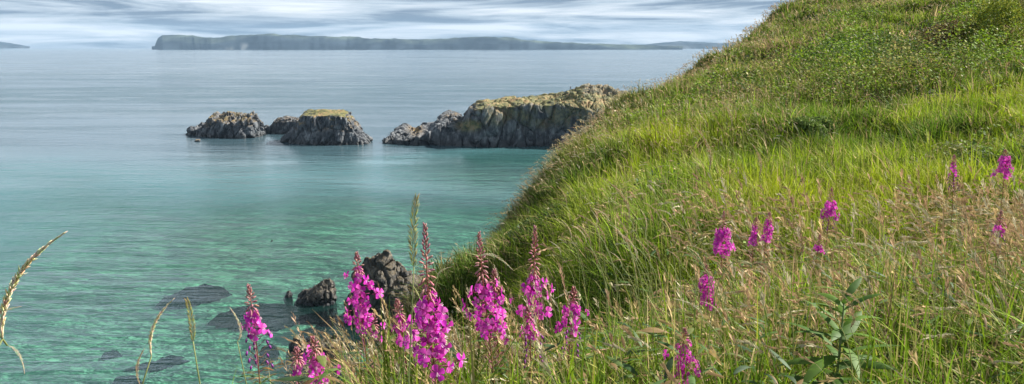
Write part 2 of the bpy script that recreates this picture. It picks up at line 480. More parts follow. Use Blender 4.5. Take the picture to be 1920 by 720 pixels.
# ---- broad leaved herbs between the front grasses
HA = MB()
n_ = 4200; hy = rng.uniform(2.0, 6.5, n_); hx = (rng.uniform(560, 2000, n_)-960)/F*hy
hk = (fbm(hx*1.4, hy*1.4, seed=57, o=2) > -.05); hx, hy = hx[hk], hy[hk]; hz_ = height(hx, hy)
for a_, b_, c_ in zip(hx, hy, hz_):
    an = random.uniform(0, 6.28); ll = random.uniform(.06, .13); zt_ = random.uniform(.08, .5)*(1 if a_ > 0 else 1.25)
    cc = random.choice([(.05, .11, .03), (.07, .14, .03), (.10, .16, .04), (.14, .17, .05), (.04, .08, .03), (.20, .13, .05)])
    HA.leaf((a_, b_, c_+zt_), (math.cos(an), math.sin(an), random.uniform(-.1, .8)), (-math.sin(an), math.cos(an), random.uniform(-.3, .3)), ll, ll*random.uniform(.16, .28), cc, bend=random.uniform(.1, .6), seg=4)
me = HA.mesh('herb_leaves'); g = link('leafy_undergrowth', me, M_leaf); tag(g, 'broad leaved herbs crowded between the foreground grasses', 'undergrowth', kind='stuff')

# ---- dry seeding grasses, one mass
def seedheads(root, h, ang, lean, col, hl, hw, k, acc, stemw):
    """a thin arched stem each, with k spikelets up its last part"""
    n = len(root)
    V, Q, T, Cc = up_blades(root, h, stemw, ang, lean, 5, col*0+np.array((.10, .15, .03)), col*.8, droop=.45)
    acc.add(V, Q, T, Cc)
    ld = np.stack([np.cos(ang), np.sin(ang), 0*ang], -1)
    def pos(t):
        c = root+ld*(h*lean*t**1.8)[:, None]
        c[:, 2] += h*t*(1-.35*lean*t)-h*.45*t**4*lean
        return c
    for i in range(k):
        f = i/(k-1)
        t = 1-hl/h*(1-f)
        p = pos(t); tn = pos(np.minimum(t+.02, 1.02))-p; tn /= np.linalg.norm(tn, axis=1)[:, None]+1e-9
        a = rng.uniform(0, 2*math.pi, n)
        out = np.stack([np.cos(a), np.sin(a), rng.uniform(-.2, .5, n)], -1)
        ww = hw*(.35+.9*math.sin(math.pi*min(1, f*.85+.12)))*rng.uniform(.6, 1.3, n)
        tip = p+tn*(ww*1.9)[:, None]+out*(ww*.85)[:, None]
        sd = np.cross(tn, out)
        mid = (p+tip)*.5
        V = np.stack([p, mid+sd*(ww*.28)[:, None], tip, mid-sd*(ww*.28)[:, None]], 1).reshape(-1, 3)
        Q = (np.arange(n)*4)[:, None]+np.arange(4)
        acc.add(V, Q, None, np.repeat(col*rng.uniform(.75, 1.25, n)[:, None], 4, 0))
DA = Acc()
def make_dry(n, y0, y1, u0, u1, pw, k, wfun, hs=(.6, .9), sw=.0018, hwk=1.):
    x, y = terr_pts(n, y0, y1, u0, u1, pw)
    z = height(x, y); px, py = proj(x, y, z)
    keep = (rng.random(len(x)) < wfun(x, y, z, px, py)) & (z > H-8)
    x, y, z = x[keep], y[keep], z[keep]; n = len(x)
    col = mixc('straw', 'pink', rng.random(n))*rng.uniform(.8, 1.2, n)[:, None]
    pl = rng.random(n) < .25; col[pl] = PAL['pale']*rng.uniform(.7, 1., (pl.sum(), 1))
    h = rng.uniform(*hs, n)
    ang = math.pi*.95+.55*rng.normal(size=n)
    lean = np.clip(.45+.25*rng.normal(size=n), .1, 1.1)
    seedheads(np.stack([x, y, z], -1), h, ang, lean, col, rng.uniform(.09, .17, n)*(1+.01*y), (.0065+.0009*y)*np.ones(n)*hwk, k, DA, sw*(1+.25*y)*np.ones(n))
make_dry(1500, 2.2, 3.6, -.26, .1, 1.0, 16, lambda x, y, z, px, py: .55*sstep(560, 680, px), (.55, .85))
make_dry(12000, 1.9, 8, -.1, .8, 1.0, 16, lambda x, y, z, px, py: np.clip(.04+.62*sstep(1150, 1500, px)*sstep(-.1, .35, fbm(x*.9, y*.9, seed=91, o=2)+.1), 0, 1), (.5, .8), .0018, 1.6)
make_dry(2600, 7, 16, -.12, .75, 1.0, 10, lambda x, y, z, px, py: .04+.75*sstep(.15, .45, fbm(x*.5, y*.5, seed=92, o=2)), (.5, .85))
make_dry(30000, 14, 70, -.12, .8, 1.4, 6, lambda x, y, z, px, py: np.clip(.25+.5*sstep(-3, -.4, sdist(x, y))+.9*fbm(x*.3, y*.3, seed=93, o=2), 0, 1), (.5, .8))
g = link('dry_grass', DA.mesh('dry_grass'), M_dry); tag(g, 'dry straw coloured seeding grass among the green', 'dry grass', kind='stuff')

# ------------------------------------------------------------------ rocks
def loft_rock(name, stations, mat, depth, seed, amp, cell, label=None, cat=None, base_z=-4, n=180, mprof=70, rim=.8, lich=.5, grass=.0, endround=True, ys=None, rimprof=None, batter=.12, fn=None, vstretch=.5, flat=0., kind=None, group=None):
    """a real rock body: a crest outline in plan position with its own depth; closed all round.
    stations: (px, py_top, py_base)"""
    S = np.array(stations, float)
    X = []; Yf = []; Ht = []
    for px, pt, pb in S:
        bx, by, _ = sea_at(px, pb)
        tz = P(px, pt, by+depth*.45)[2]
        X.append(bx); Yf.append(by); Ht.append(max(tz, -2.))
    X, Yf, Ht = map(np.array, (X, Yf, Ht))
    sx = np.linspace(X[0], X[-1], n)
    yf = np.interp(sx, X, Yf); ht = np.interp(sx, X, Ht)
    hw = (X[-1]-X[0])/2
    q = np.clip(1-np.abs((sx-(X[0]+X[-1])/2)/hw)**2.4, 0, 1)**.5 if endround else np.ones(n)
    dep = depth*(.25+.75*q)
    rimf = np.full(n, rim) if rimprof is None else np.interp(sx, [sea_at(p, pb)[0] for p, r, pb in rimprof], [r for p, r, pb in rimprof])
    # cross-section: u in 0..1 along the outline front base -> rim -> crest -> back base
    kx = np.array([0, .10, .45, .62, .78, .92, 1.])
    U = np.linspace(0, 1, mprof)
    VX = np.zeros((n, mprof, 3))
    for i in range(n):
        h = ht[i]; d = dep[i]; e = h*rimf[i]
        bt = batter*max(e, 0)
        ky = [0, .3, bt+.4, bt+1+d*.35, d*.8, d-.3, d]
        kz = [base_z, 0, e, h, h*.92, 0, base_z]
        if h < .3: kz = [base_z, min(h, 0)-.3, h, h, h-.2, min(h, 0)-.3, base_z]
        VX[i, :, 0] = sx[i]
        VX[i, :, 1] = yf[i]+np.interp(U, kx, ky)
        VX[i, :, 2] = np.interp(U, kx, kz)
    x, y, z = VX[..., 0], VX[..., 1], VX[..., 2]
    gy_, gx_ = None, None
    tu = np.gradient(VX, axis=0); tv = np.gradient(VX, axis=1)
    nr = np.cross(tu, tv); nr /= np.linalg.norm(nr, axis=-1)[..., None]+1e-9
    if nr[n//2, 20, 1] > 0: nr = -nr
    f1 = fbm(x/cell/2.5, y/cell/2.5, z/cell/2.5*vstretch, seed=seed, o=5, gain=.55)
    w1, w2, cid = worley(x/cell+.3*f1, y/cell, z/cell*vstretch+.4*f1, seed)
    w3, w4, cid2 = worley(x/cell*2.6, y/cell*2.6, z/cell*2.6*vstretch+f1, seed+9)
    crack = -np.exp(-((w2-w1)/.12)**2)
    dsp = amp*(1.1*f1+1.05*(cid-.5)+.5*(cid2-.5)+.5*crack)
    topm = sstep(.55, .9, nr[..., 2])
    dsp = dsp*(1-flat*topm)
    dsp = dsp*sstep(base_z-.1, .5, z+.5*0+1.5)
    VX = VX+nr*dsp[..., None]
    VX[..., 0] += amp*.3*fbm(y/cell, z/cell, x/cell, seed=seed+5, o=3)
    VX[0, :, 1] = VX[0, :, 1].mean(); VX[-1, :, 1] = VX[-1, :, 1].mean()
    if fn is not None: VX = fn(VX)
    V = VX.reshape(-1, 3)
    x, y, z = VX[..., 0], VX[..., 1], VX[..., 2]
    tu = np.gradient(VX, axis=0); tv = np.gradient(VX, axis=1)
    nr = np.cross(tu, tv); nr /= np.linalg.norm(nr, axis=-1)[..., None]+1e-9
    nz = np.abs(nr[..., 2]) * 1.0
    hm = max(ht.max(), 1)
    jit = fbm(x/cell, y/cell, z/cell, seed=seed+20, o=3)
    li = np.clip(lich*sstep(.35, .75, nz+.35*jit)*sstep(.35, .6, z/hm+.2*jit), 0, 1)
    gr = np.clip(grass*sstep(.6, .85, nz+.25*jit)*sstep(.55, .75, z/hm+.15*jit), 0, 1)
    wet = sstep(.13*hm+.9, .45, z+.9*jit)
    cols = np.stack([li, gr, wet], -1).reshape(-1, 3)
    me = mesh_np(name, V, grid_quads(n, mprof), cols=cols, smooth=False)
    ob = link(name, me, mat)
    if label: tag(ob, label, cat, group=group, kind=kind)
    return ob, VX
GRK = 'sea rocks off the headland'
loft_rock('sea_stack', [(349, 256, 252), (353, 238, 253), (366, 231, 255), (383, 221, 257), (390, 215, 258), (408, 210, 259), (425, 214, 260), (440, 213, 260), (455, 214, 260), (470, 213, 259), (477, 224, 258), (483, 240, 257), (492, 250, 255), (497, 254, 254)],
          M_rock, 26, 3, 2.3, 4.2, 'left sea stack with a broad ochre lichen top, dark on its left', 'sea stack', lich=.8, grass=.35, rim=.62, batter=.25)
loft_rock('sea_stack', [(524, 268, 262), (528, 252, 266), (540, 240, 268), (550, 224, 270), (556, 210, 271), (565, 206, 272), (600, 206, 273), (632, 206, 273), (643, 209, 273), (652, 222, 273), (662, 238, 272), (674, 253, 272), (684, 262, 271), (690, 270, 270)],
          M_rock, 30, 14, 1.9, 4.0, 'right sea stack with flat green top and steep grey sides', 'sea stack', lich=.6, grass=1.0, rim=.86, batter=.42, flat=.8)
loft_rock('sea_rock', [(500, 250, 248), (506, 232, 250), (515, 221, 251), (530, 219, 252), (545, 218, 252), (556, 219, 252), (566, 228, 252), (572, 250, 250)],
          M_rock, 18, 25, 1.2, 3.6, 'dark rock rising just behind the left side of the flat green stack', 'rock', lich=.4, rim=.8)
loft_rock('sea_rock', [(484, 249, 247), (489, 238, 248), (496, 234, 249), (503, 237, 249), (509, 249, 248)],
          M_rock, 9, 31, .6, 2.2, 'small dark rock in the gap between the two sea stacks', 'rock', lich=.1, rim=.7, n=60, mprof=40)
loft_rock('sea_rock', [(668, 270, 268), (676, 262, 270), (684, 263, 271), (690, 268, 270), (697, 270, 269)], M_rock, 6, 37, .5, 1.6,
          'low wet rock ledge at the right foot of the flat green stack', 'rock', lich=0, n=60, mprof=40, rim=.6)
loft_rock('sea_rock', [(363, 267, 265), (366, 262.5, 266), (371, 260.5, 266), (375, 263, 266), (377, 267, 265)], M_rock, 3, 41, .25, 1.,
          'tiny rusty rock in the water below the left sea stack', 'rock', lich=1.0, n=40, mprof=30, rim=.7)

# headland with the walker
def head_fn(V):
    # gullies and buttresses down the cliff face
    x, z = V[..., 0], V[..., 2]
    g = 4.5*fbm(x/17, z/60, seed=303, o=4)+2.2*(np.abs(vnoise(x/6+z/25, z/90, seed=304))-.4)
    V[..., 1] += g*sstep(-3, 4, z)
    V[..., 2] += 1.1*fbm(x/9, V[..., 1]/9, seed=305, o=4)*sstep(8, 14, z)
    return V
hs = [(713, 268, 264), (716, 256, 266), (722, 246, 268), (735, 241, 270), (745, 245, 270), (756, 248, 271), (768, 243, 272), (775, 238, 272), (790, 236, 273), (800, 233, 273), (808, 226, 273), (818, 215, 274), (830, 211, 274), (848, 214, 275), (860, 222, 275),
      (868, 220, 275), (876, 208, 275), (882, 197, 275), (890, 192, 275), (930, 186.5, 276), (980, 181, 276), (1030, 175, 276), (1060, 171, 276), (1072, 169, 277), (1090, 162, 277), (1118, 157, 278), (1150, 160, 279), (1180, 171, 280), (1230, 185, 282), (1300, 192, 284), (1380, 220, 286), (1420, 270, 288)]
rp = [(713, .6, 272), (800, .62, 273), (860, .7, 275), (885, .96, 275), (930, .93, 276), (1000, .86, 276), (1060, .80, 276), (1100, .64, 277), (1150, .52, 278), (1250, .5, 282), (1420, .6, 288)]
hd, HVX = loft_rock('rocky_headland', hs, M_rock, 62, 47, 2.4, 6.5, None, None, n=620, mprof=130, rimprof=rp, lich=.75, grass=1.0, endround=False, batter=.16, flat=.35, fn=head_fn)
tag(hd, 'long grey basalt headland with grassy top enclosing the bay', 'headland', kind='structure')
# refine headland cover: the whole upper surface behind the rim is rough grass, the gully near the tip is green
me = hd.data
co = HVX.reshape(-1, 3)
hpx, hpy = proj(co[:, 0], co[:, 1], co[:, 2])
ca = np.zeros(len(co)*4, np.float32); me.color_attributes['col'].data.foreach_get('color', ca); ca = ca.reshape(-1, 4)
nj = fbm(co[:, 0]/5, co[:, 1]/5, co[:, 2]/5, seed=71, o=3)
U = np.tile(np.linspace(0, 1, 130), 620)
ca[:, 1] = np.clip(ca[:, 1]*(U > .43)*(co[:, 2] > 14), 0, 1)
ca[:, 1] = np.maximum(ca[:, 1], sstep(.42, .47, U+.04*nj)*sstep(885, 900, hpx)*.95*(U < .9))
gul = np.exp(-(((hpx-880)/26)**2+((hpy-236)/10)**2)**1.5)
ca[:, 1] = np.maximum(ca[:, 1], np.clip(gul*1.1+.6*nj*gul, 0, .8))
br = sstep(.24, .36, U+.07*nj)*sstep(885, 930, hpx)*.55*sstep(-.35, .3, nj+.1)
ca[:, 1] = np.maximum(ca[:, 1], br)
lc = np.exp(-(((hpx-779)/12)**2+((hpy-243)/9)**2))
ca[:, 0] = np.maximum(ca[:, 0]*(U > .4)*.7, np.clip(lc*1.6, 0, 1))
rb = sstep(1085, 1100, hpx)*sstep(178, 172, hpy+6*nj)     # bare brown knoll
ca[:, 1] *= (1-.6*rb); ca[:, 0] = np.maximum(ca[:, 0], .5*rb)
me.color_attributes['col'].data.foreach_set('color', ca.ravel())
# near rocks below the viewer
loft_rock('shore_rock', [(640, 600, 582), (643, 560, 590), (650, 540, 598), (660, 515, 602), (672, 492, 606), (684, 486, 608), (700, 476, 610), (712, 477, 612), (724, 487, 612), (738, 497, 612), (752, 512, 612), (765, 519, 610), (785, 524, 608), (805, 530, 604), (822, 560, 600), (830, 600, 596)],
          M_rock_near, 11, 53, 1.25, 2.7, 'big craggy rock with pale lit top behind the flower spikes', 'rock', lich=.5, rim=.62, n=240, mprof=110, batter=.3, vstretch=.8)
loft_rock('shore_rock', [(551, 574, 564), (556, 554, 570), (566, 545, 573), (578, 540, 575), (590, 530, 576), (600, 523, 576), (612, 521, 575), (621, 527, 573), (627, 545, 570), (629, 570, 566)],
          M_rock_near, 5.5, 59, .6, 2.0, 'angular dark rock standing alone left of the big craggy rock', 'rock', lich=.35, rim=.6, n=150, mprof=80, vstretch=.8)
loft_rock('shore_rock', [(531, 560, 556), (535, 549, 559), (540, 547, 560), (545, 552, 559), (547, 560, 557)], M_rock_near, 1.6, 61, .2, .6,
          'very small boulder left of the angular dark rock', 'rock', lich=.3, n=50, mprof=36, rim=.7)
loft_rock('shore_rock', [(535, 660, 650), (540, 644, 658), (550, 638, 662), (562, 640, 663), (574, 648, 662), (579, 660, 656)], M_rock_near, 3., 67, .45, 1.3,
          'low rounded brown boulder in the shallows below the angular rock', 'rock', lich=.6, n=90, mprof=50, rim=.65)
loft_rock('shore_rock', [(563, 652, 640), (570, 636, 645), (582, 632, 648), (592, 636, 648), (597, 650, 642)], M_rock_near, 2.6, 73, .4, 1.2,
          'small dark boulder behind the low rounded one', 'rock', lich=.2, n=80, mprof=50, rim=.65)
loft_rock('shore_rock', [(578, 672, 664), (585, 650, 670), (598, 636, 674), (615, 630, 676), (632, 632, 678), (646, 640, 678), (658, 660, 672), (664, 676, 668)], M_rock_near, 5, 79, .7, 1.8,
          'broad flat brown rock half hidden by the front grasses', 'rock', lich=.7, n=120, mprof=70, rim=.65)

# ------------------------------------------------------------------ sea bed, reefs, water
bx = np.linspace(-420, 260, 200); by = np.linspace(20, 620, 180)
BX, BY = np.meshgrid(bx, by)
BZ = -3.2-.8*fbm(BX/30, BY/30, seed=5, o=4)-np.clip((-BX-60)/60, 0, 4)
m, nt = newmat('sandy_sea_bed'); L = nt.links
geo = N(nt, 'ShaderNodeNewGeometry'); n1 = N(nt, 'ShaderNodeTexNoise', Scale=.09, Detail=8., Roughness=.65); L.new(geo.outputs['Position'], n1.inputs['Vector'])
r1 = N(nt, 'ShaderNodeValToRGB'); L.new(n1.outputs['Fac'], r1.inputs[0])
e = r1.color_ramp.elements; e[0].position = .3; e[0].color = (.32, .33, .26, 1); e[1].position = .6; e[1].color = (.60, .58, .46, 1)
b = N(nt, 'ShaderNodeBsdfDiffuse'); L.new(r1.outputs[0], b.inputs['Color'])
o = N(nt, 'ShaderNodeOutputMaterial'); L.new(b.outputs[0], o.inputs[0])
sb = link('sea_bed', mesh_np('sea_bed', np.stack([BX, BY, BZ], -1).reshape(-1, 3), grid_quads(180, 200), smooth=True), m); tag(sb, kind='structure')
m, nt = newmat('kelp'); L = nt.links
n1 = N(nt, 'ShaderNodeTexNoise', Scale=1.2, Detail=6.); geo = N(nt, 'ShaderNodeNewGeometry'); L.new(geo.outputs['Position'], n1.inputs['Vector'])
r1 = N(nt, 'ShaderNodeValToRGB'); L.new(n1.outputs['Fac'], r1.inputs[0]); e = r1.color_ramp.elements; e[0].color = (.001, .001, .003, 1); e[1].color = (.010, .008, .014, 1)
b = N(nt, 'ShaderNodeBsdfDiffuse'); L.new(r1.outputs[0], b.inputs['Color']); o = N(nt, 'ShaderNodeOutputMaterial'); L.new(b.outputs[0], o.inputs[0])
M_kelp = m
def reef(px0, px1, py0, py1, seed, label, rag=.35, rot=0., zt=-.8):
    a = sea_at((px0+px1)/2, (py0+py1)/2); l = sea_at(px0, (py0+py1)/2); f_ = sea_at((px0+px1)/2, py0); n_ = sea_at((px0+px1)/2, py1)
    rx = abs(a[0]-l[0]); ry = (f_[1]-n_[1])/2
    nr_, na = 26, 110
    R, A = np.meshgrid(np.linspace(0, 1, nr_), np.linspace(0, 2*math.pi, na, endpoint=False), indexing='ij')
    rad = 1+rag*fbm(np.cos(A)*2.2+seed, np.sin(A)*2.2, seed=seed, o=5, gain=.65)
    X = R*rad*np.cos(A)*rx; Y = R*rad*np.sin(A)*ry
    X, Y = X+rot*Y, Y
    Zz = zt-2.4*R**4+.5*fbm(X/2, Y/2, seed=seed, o=4)
    Zz = np.minimum(Zz, -.25)
    o = link('kelp_reef', mesh_np('kelp_reef', np.stack([X, Y, Zz], -1).reshape(-1, 3), grid_quads(nr_, na, True)), M_kelp, loc=(a[0], a[1], 0))
    return tag(o, label, 'reef', group='dark kelp reefs under the shallow water')
reef(322, 404, 518, 553, 3, 'separate oval dark reef under water left of all the rocks', .5, .4)
reef(402, 575, 552, 590, 8, 'long dark reef under water stretching left from the angular rock', .45)
reef(560, 690, 572, 640, 13, 'dark reef under water between the angular rock and the low boulders', .6)
reef(508, 650, 640, 740, 18, 'dark reef under water around the low brown boulders', .5)
reef(486, 520, 630, 650, 23, 'small dark reef patch left of the low boulders', .6)
reef(205, 262, 684, 702, 28, 'thin ragged reef patch near the lower left of the bay', .8, .6, -1.3)
reef(262, 345, 640, 668, 33, 'faint ragged weed patch above the thin lower reef', 1.1, .5, -1.9)
reef(190, 225, 630, 642, 38, 'smallest faint weed patch in the green shallows', 1.1, .5, -2.1)

# water
m, nt = newmat('sea_water'); L = nt.links
geo = N(nt, 'ShaderNodeNewGeometry'); sp = N(nt, 'ShaderNodeSeparateXYZ'); L.new(geo.outputs['Position'], sp.inputs[0])
def mth(op, a=None, b=None, **k):
    n = N(nt, 'ShaderNodeMath', operation=op, **k)
    for i, s in enumerate((a, b)):
        if s is None: continue
        if isinstance(s, (int, float)): n.inputs[i].default_value = s
        else: L.new(s, n.inputs[i])
    return n.outputs[0]
def mrange(v, a, b, c, d, smooth=False):
    n = N(nt, 'ShaderNodeMapRange')
    if smooth: n.interpolation_type = 'SMOOTHSTEP'
    for i, q in enumerate((a, b, c, d)): n.inputs[i+1].default_value = q
    L.new(v, n.inputs[0]); return n.outputs[0]
def noise(scale, det, rough, vec, sc=(1, 1, 1), rot=0., dist=0.):
    mp = N(nt, 'ShaderNodeMapping'); mp.inputs['Scale'].default_value = sc; mp.inputs['Rotation'].default_value = (0, 0, rot); L.new(vec, mp.inputs[0])
    n = N(nt, 'ShaderNodeTexNoise', Scale=scale, Detail=det, Roughness=rough, Distortion=dist); L.new(mp.outputs[0], n.inputs['Vector']); return n.outputs['Fac']
pos = geo.outputs['Position']
big = noise(.012, 5., .55, pos, (1, .8, 1))
dist = mth('ADD', sp.outputs['Y'], mth('MULTIPLY', mth('SUBTRACT', big, .5), 160.))
left = mth('SUBTRACT', mth('MULTIPLY', sp.outputs['X'], -1.), mth('MULTIPLY', sp.outputs['Y'], .22))
left = mth('ADD', left, mth('MULTIPLY', mth('SUBTRACT', big, .5), 90.))
offs = mth('MAXIMUM', mrange(dist, 165., 400., 0., 1., True), mrange(left, 22., 130., 0., .55, True))
dx_ = mth('DIVIDE', mth('SUBTRACT', sp.outputs['X'], 12.), 62.); dy_ = mth('DIVIDE', mth('SUBTRACT', sp.outputs['Y'], 318.), 60.)
shal = mth('ADD', mth('MULTIPLY', dx_, dx_), mth('MULTIPLY', dy_, dy_))     # sandy shallows in the crook of the headland
offs = mth('MULTIPLY', offs, mrange(shal, .0, 1.8, .30, 1., True))
ramp = N(nt, 'ShaderNodeValToRGB'); L.new(offs, ramp.inputs[0])
e = ramp.color_ramp.elements
e[0].position = 0; e[0].color = (.06, .21, .19, 1); e[1].position = 1; e[1].color = (.055, .10, .125, 1)
x = e.new(.45); x.color = (.06, .17, .18, 1)
body = N(nt, 'ShaderNodeBsdfDiffuse'); L.new(ramp.outputs[0], body.inputs['Color'])
tr = N(nt, 'ShaderNodeBsdfTransparent'); tr.inputs['Color'].default_value = (.52, .92, .82, 1)
mx = N(nt, 'ShaderNodeMixShader'); L.new(mrange(offs, 0., .6, .08, 1.), mx.inputs[0]); L.new(tr.outputs[0], mx.inputs[1]); L.new(body.outputs[0], mx.inputs[2])
# ripples
rip = noise(.55, 4., .6, pos, (.45, 1.3, 1), .25)
swl = noise(.07, 3., .5, pos, (.35, 1.5, 1), .18)
fine = noise(2.2, 3., .6, pos, (.6, 1.2, 1), -.2)
mid_ = noise(.2, 3., .55, pos, (.4, 1.4, 1), .35)
hgt = mth('ADD', mth('ADD', mth('MULTIPLY', rip, .9), mth('MULTIPLY', mid_, 2.2)), mth('ADD', mth('MULTIPLY', swl, 3.6), mth('MULTIPLY', fine, .26)))
fade = mrange(sp.outputs['Y'], 150., 1600., 1., .4)
slick = noise(.0045, 4., .6, pos, (.25, 1.6, 1), .06, .6)
wind = noise(.018, 4., .6, pos, (.4, 1.5, 1), .2, .8)
fade = mth('MULTIPLY', fade, mth('MAXIMUM', mrange(sp.outputs['Y'], 190., 290., 1., .42, True), mrange(sp.outputs['Y'], 480., 800., .42, 1., True)))
fade2 = mth('MULTIPLY', mth('MULTIPLY', fade, mrange(slick, .35, .65, .4, 1.3)), mrange(wind, .38, .62, .45, 1.25))
bp = N(nt, 'ShaderNodeBump', Distance=1.); L.new(hgt, bp.inputs['Height']); L.new(mth('MULTIPLY', fade2, 1.), bp.inputs['Strength'])
gl = N(nt, 'ShaderNodeBsdfGlossy', Roughness=.16); L.new(bp.outputs[0], gl.inputs['Normal'])
L.new(mrange(slick, .35, .65, .06, .2), gl.inputs['Roughness'])
fr = N(nt, 'ShaderNodeFresnel', IOR=1.34); L.new(bp.outputs[0], fr.inputs['Normal'])
m2 = N(nt, 'ShaderNodeMixShader'); L.new(fr.outputs[0], m2.inputs[0]); L.new(mx.outputs[0], m2.inputs[1]); L.new(gl.outputs[0], m2.inputs[2])
o = N(nt, 'ShaderNodeOutputMaterial'); L.new(m2.outputs[0], o.inputs[0])
SEA_R = 15000.
rr = [0, 200, 600, 2000, 6000, SEA_R]
vs = [(0, 0, 0)]; fs = []
na = 96
for r in rr[1:]:
    for k in range(na): vs.append((r*math.cos(2*math.pi*k/na), r*math.sin(2*math.pi*k/na), 0))
for k in range(na): fs.append((0, 1+k, 1+(k+1) % na))
for i in range(len(rr)-2):
    for k in range(na):
        a, b_ = 1+i*na+k, 1+i*na+(k+1) % na
        fs.append((a, a+na, b_+na, b_))
me = bpy.data.meshes.new('sea'); me.from_pydata(vs, [], fs); me.update()
tag(link('sea', me, m), kind='structure')

# ------------------------------------------------------------------ far land
def far_land(name, pts, Y, depth, seed, cols, label, n=420):
    S = np.array(pts, float)
    u = np.linspace(S[0, 0], S[-1, 0], n)
    top = np.interp(u, S[:, 0], S[:, 1])
    X = (u-960)/F*Y/CP
    base = sea_at(960, 0)  # unused
    hz = np.array([P(p, t, Y)[2] for p, t in zip(u, top)])
    hz = np.maximum(hz, 1.)
    hz = hz*(1+.03*fbm(u/6, u*0, seed=seed, o=4))
    md = 22
    V = np.zeros((n, md, 3)); Tt = np.linspace(0, 1, md)
    kx = [0, .08, .3, .6, 1]; 
    for i in range(n):
        jag = 25*vnoise(np.array([u[i]/9.]), np.array([0.3]), seed=seed+2)[0]+160*vnoise(np.array([u[i]/30.]), np.array([1.3]), seed=seed+3)[0]
        V[i, :, 0] = X[i]*(1+Tt*depth/Y)
        V[i, :, 1] = Y+Tt*depth+jag
        V[i, :, 2] = np.interp(Tt, kx, [-3, hz[i]*.42, hz[i]*.86, hz[i], -3])
    V[..., 2] += (hz.max()*.06)*fbm(V[..., 0]/140, V[..., 1]/140, seed=seed+4, o=4)*(V[..., 2] > 2)
    t = np.tile(Tt, n).reshape(n, md); hpx_ = proj(V[..., 0], V[..., 1], V[..., 2])[0]
    nn = fbm(V[..., 0]/110, V[..., 2]/40, seed=seed+6, o=4)
    n2 = vnoise(V[..., 0]/70, V[..., 2]/40, seed=seed+7)
    low = fbm(V[..., 0]/700, V[..., 1]/900, seed=seed+9, o=3)
    nn = nn*.7+.6*fbm(V[..., 0]/330, V[..., 2]/60, seed=seed+10, o=3)
    cliff = sstep(.34, .08, t+.35*low+.05*nn)
    c = np.array(cols[0])*cliff[..., None]+np.array(cols[1])*(1-cliff[..., None])
    c = c*np.clip(1+1.6*nn[..., None], .2, 2.4)
    chalk = (sstep(.1, .5, n2)*cliff*sstep(.55, .2, np.abs(hpx_-480)/200)*sstep(.1, .35, np.sin(V[..., 0]/900)+nn*.5))[..., None]*cols[3]
    c = c*(1-chalk)+np.array(cols[2])*chalk
    ob = link(name, mesh_np(name, V.reshape(-1, 3), grid_quads(n, md), cols=c.reshape(-1, 3), smooth=False), M_far)
    return tag(ob, label, 'far land', kind='structure')
m, nt = newmat('far_land'); L = nt.links
at = N(nt, 'ShaderNodeVertexColor', layer_name='col'); b = N(nt, 'ShaderNodeBsdfDiffuse'); L.new(at.outputs[0], b.inputs['Color'])
o = N(nt, 'ShaderNodeOutputMaterial'); L.new(b.outputs[0], o.inputs[0]); M_far = m
far_land('island', [(302, 87), (311, 86), (314, 80), (322, 70), (332, 65), (352, 64), (375, 65), (400, 68), (432, 70), (445, 67), (468, 64), (495, 63.5), (530, 62), (560, 64), (600, 66), (640, 67), (680, 68), (700, 71), (760, 71.5), (800, 73), (840, 71),
         (870, 68.5), (910, 68), (960, 70), (980, 73.5), (1030, 77), (1080, 80.5), (1120, 82), (1150, 83), (1200, 84.5), (1240, 86), (1270, 87.5)],
         9000, 900, 5, [(.016, .022, .028), (.045, .056, .042), (.3, .3, .28), .3], 'long low island with cliffs on the horizon')
far_land('far_hills', [(1120, 86), (1160, 84), (1190, 83.5), (1230, 83), (1270, 81.5), (1320, 81.5), (1400, 79), (1480, 82), (1520, 86)], 11500, 900, 15,
         [(.05, .055, .06), (.03, .036, .04), (.5, .5, .5), .2], 'faint low hills beyond the island')
far_land('far_hills', [(1180, 86), (1220, 81), (1262, 76.5), (1290, 78), (1330, 80), (1400, 86)], 13500, 900, 25,
         [(.05, .055, .06), (.03, .036, .04), (.5, .5, .5), .0], 'faintest pale hill at the far end of the coast')
far_land('far_hills', [(-160, 80), (-80, 72), (-30, 72), (0, 73), (20, 76), (45, 80), (70, 85), (90, 87)], 13000, 900, 35,
         [(.05, .055, .06), (.03, .036, .04), (.5, .5, .5), .0], 'pale distant hill on the far left horizon')

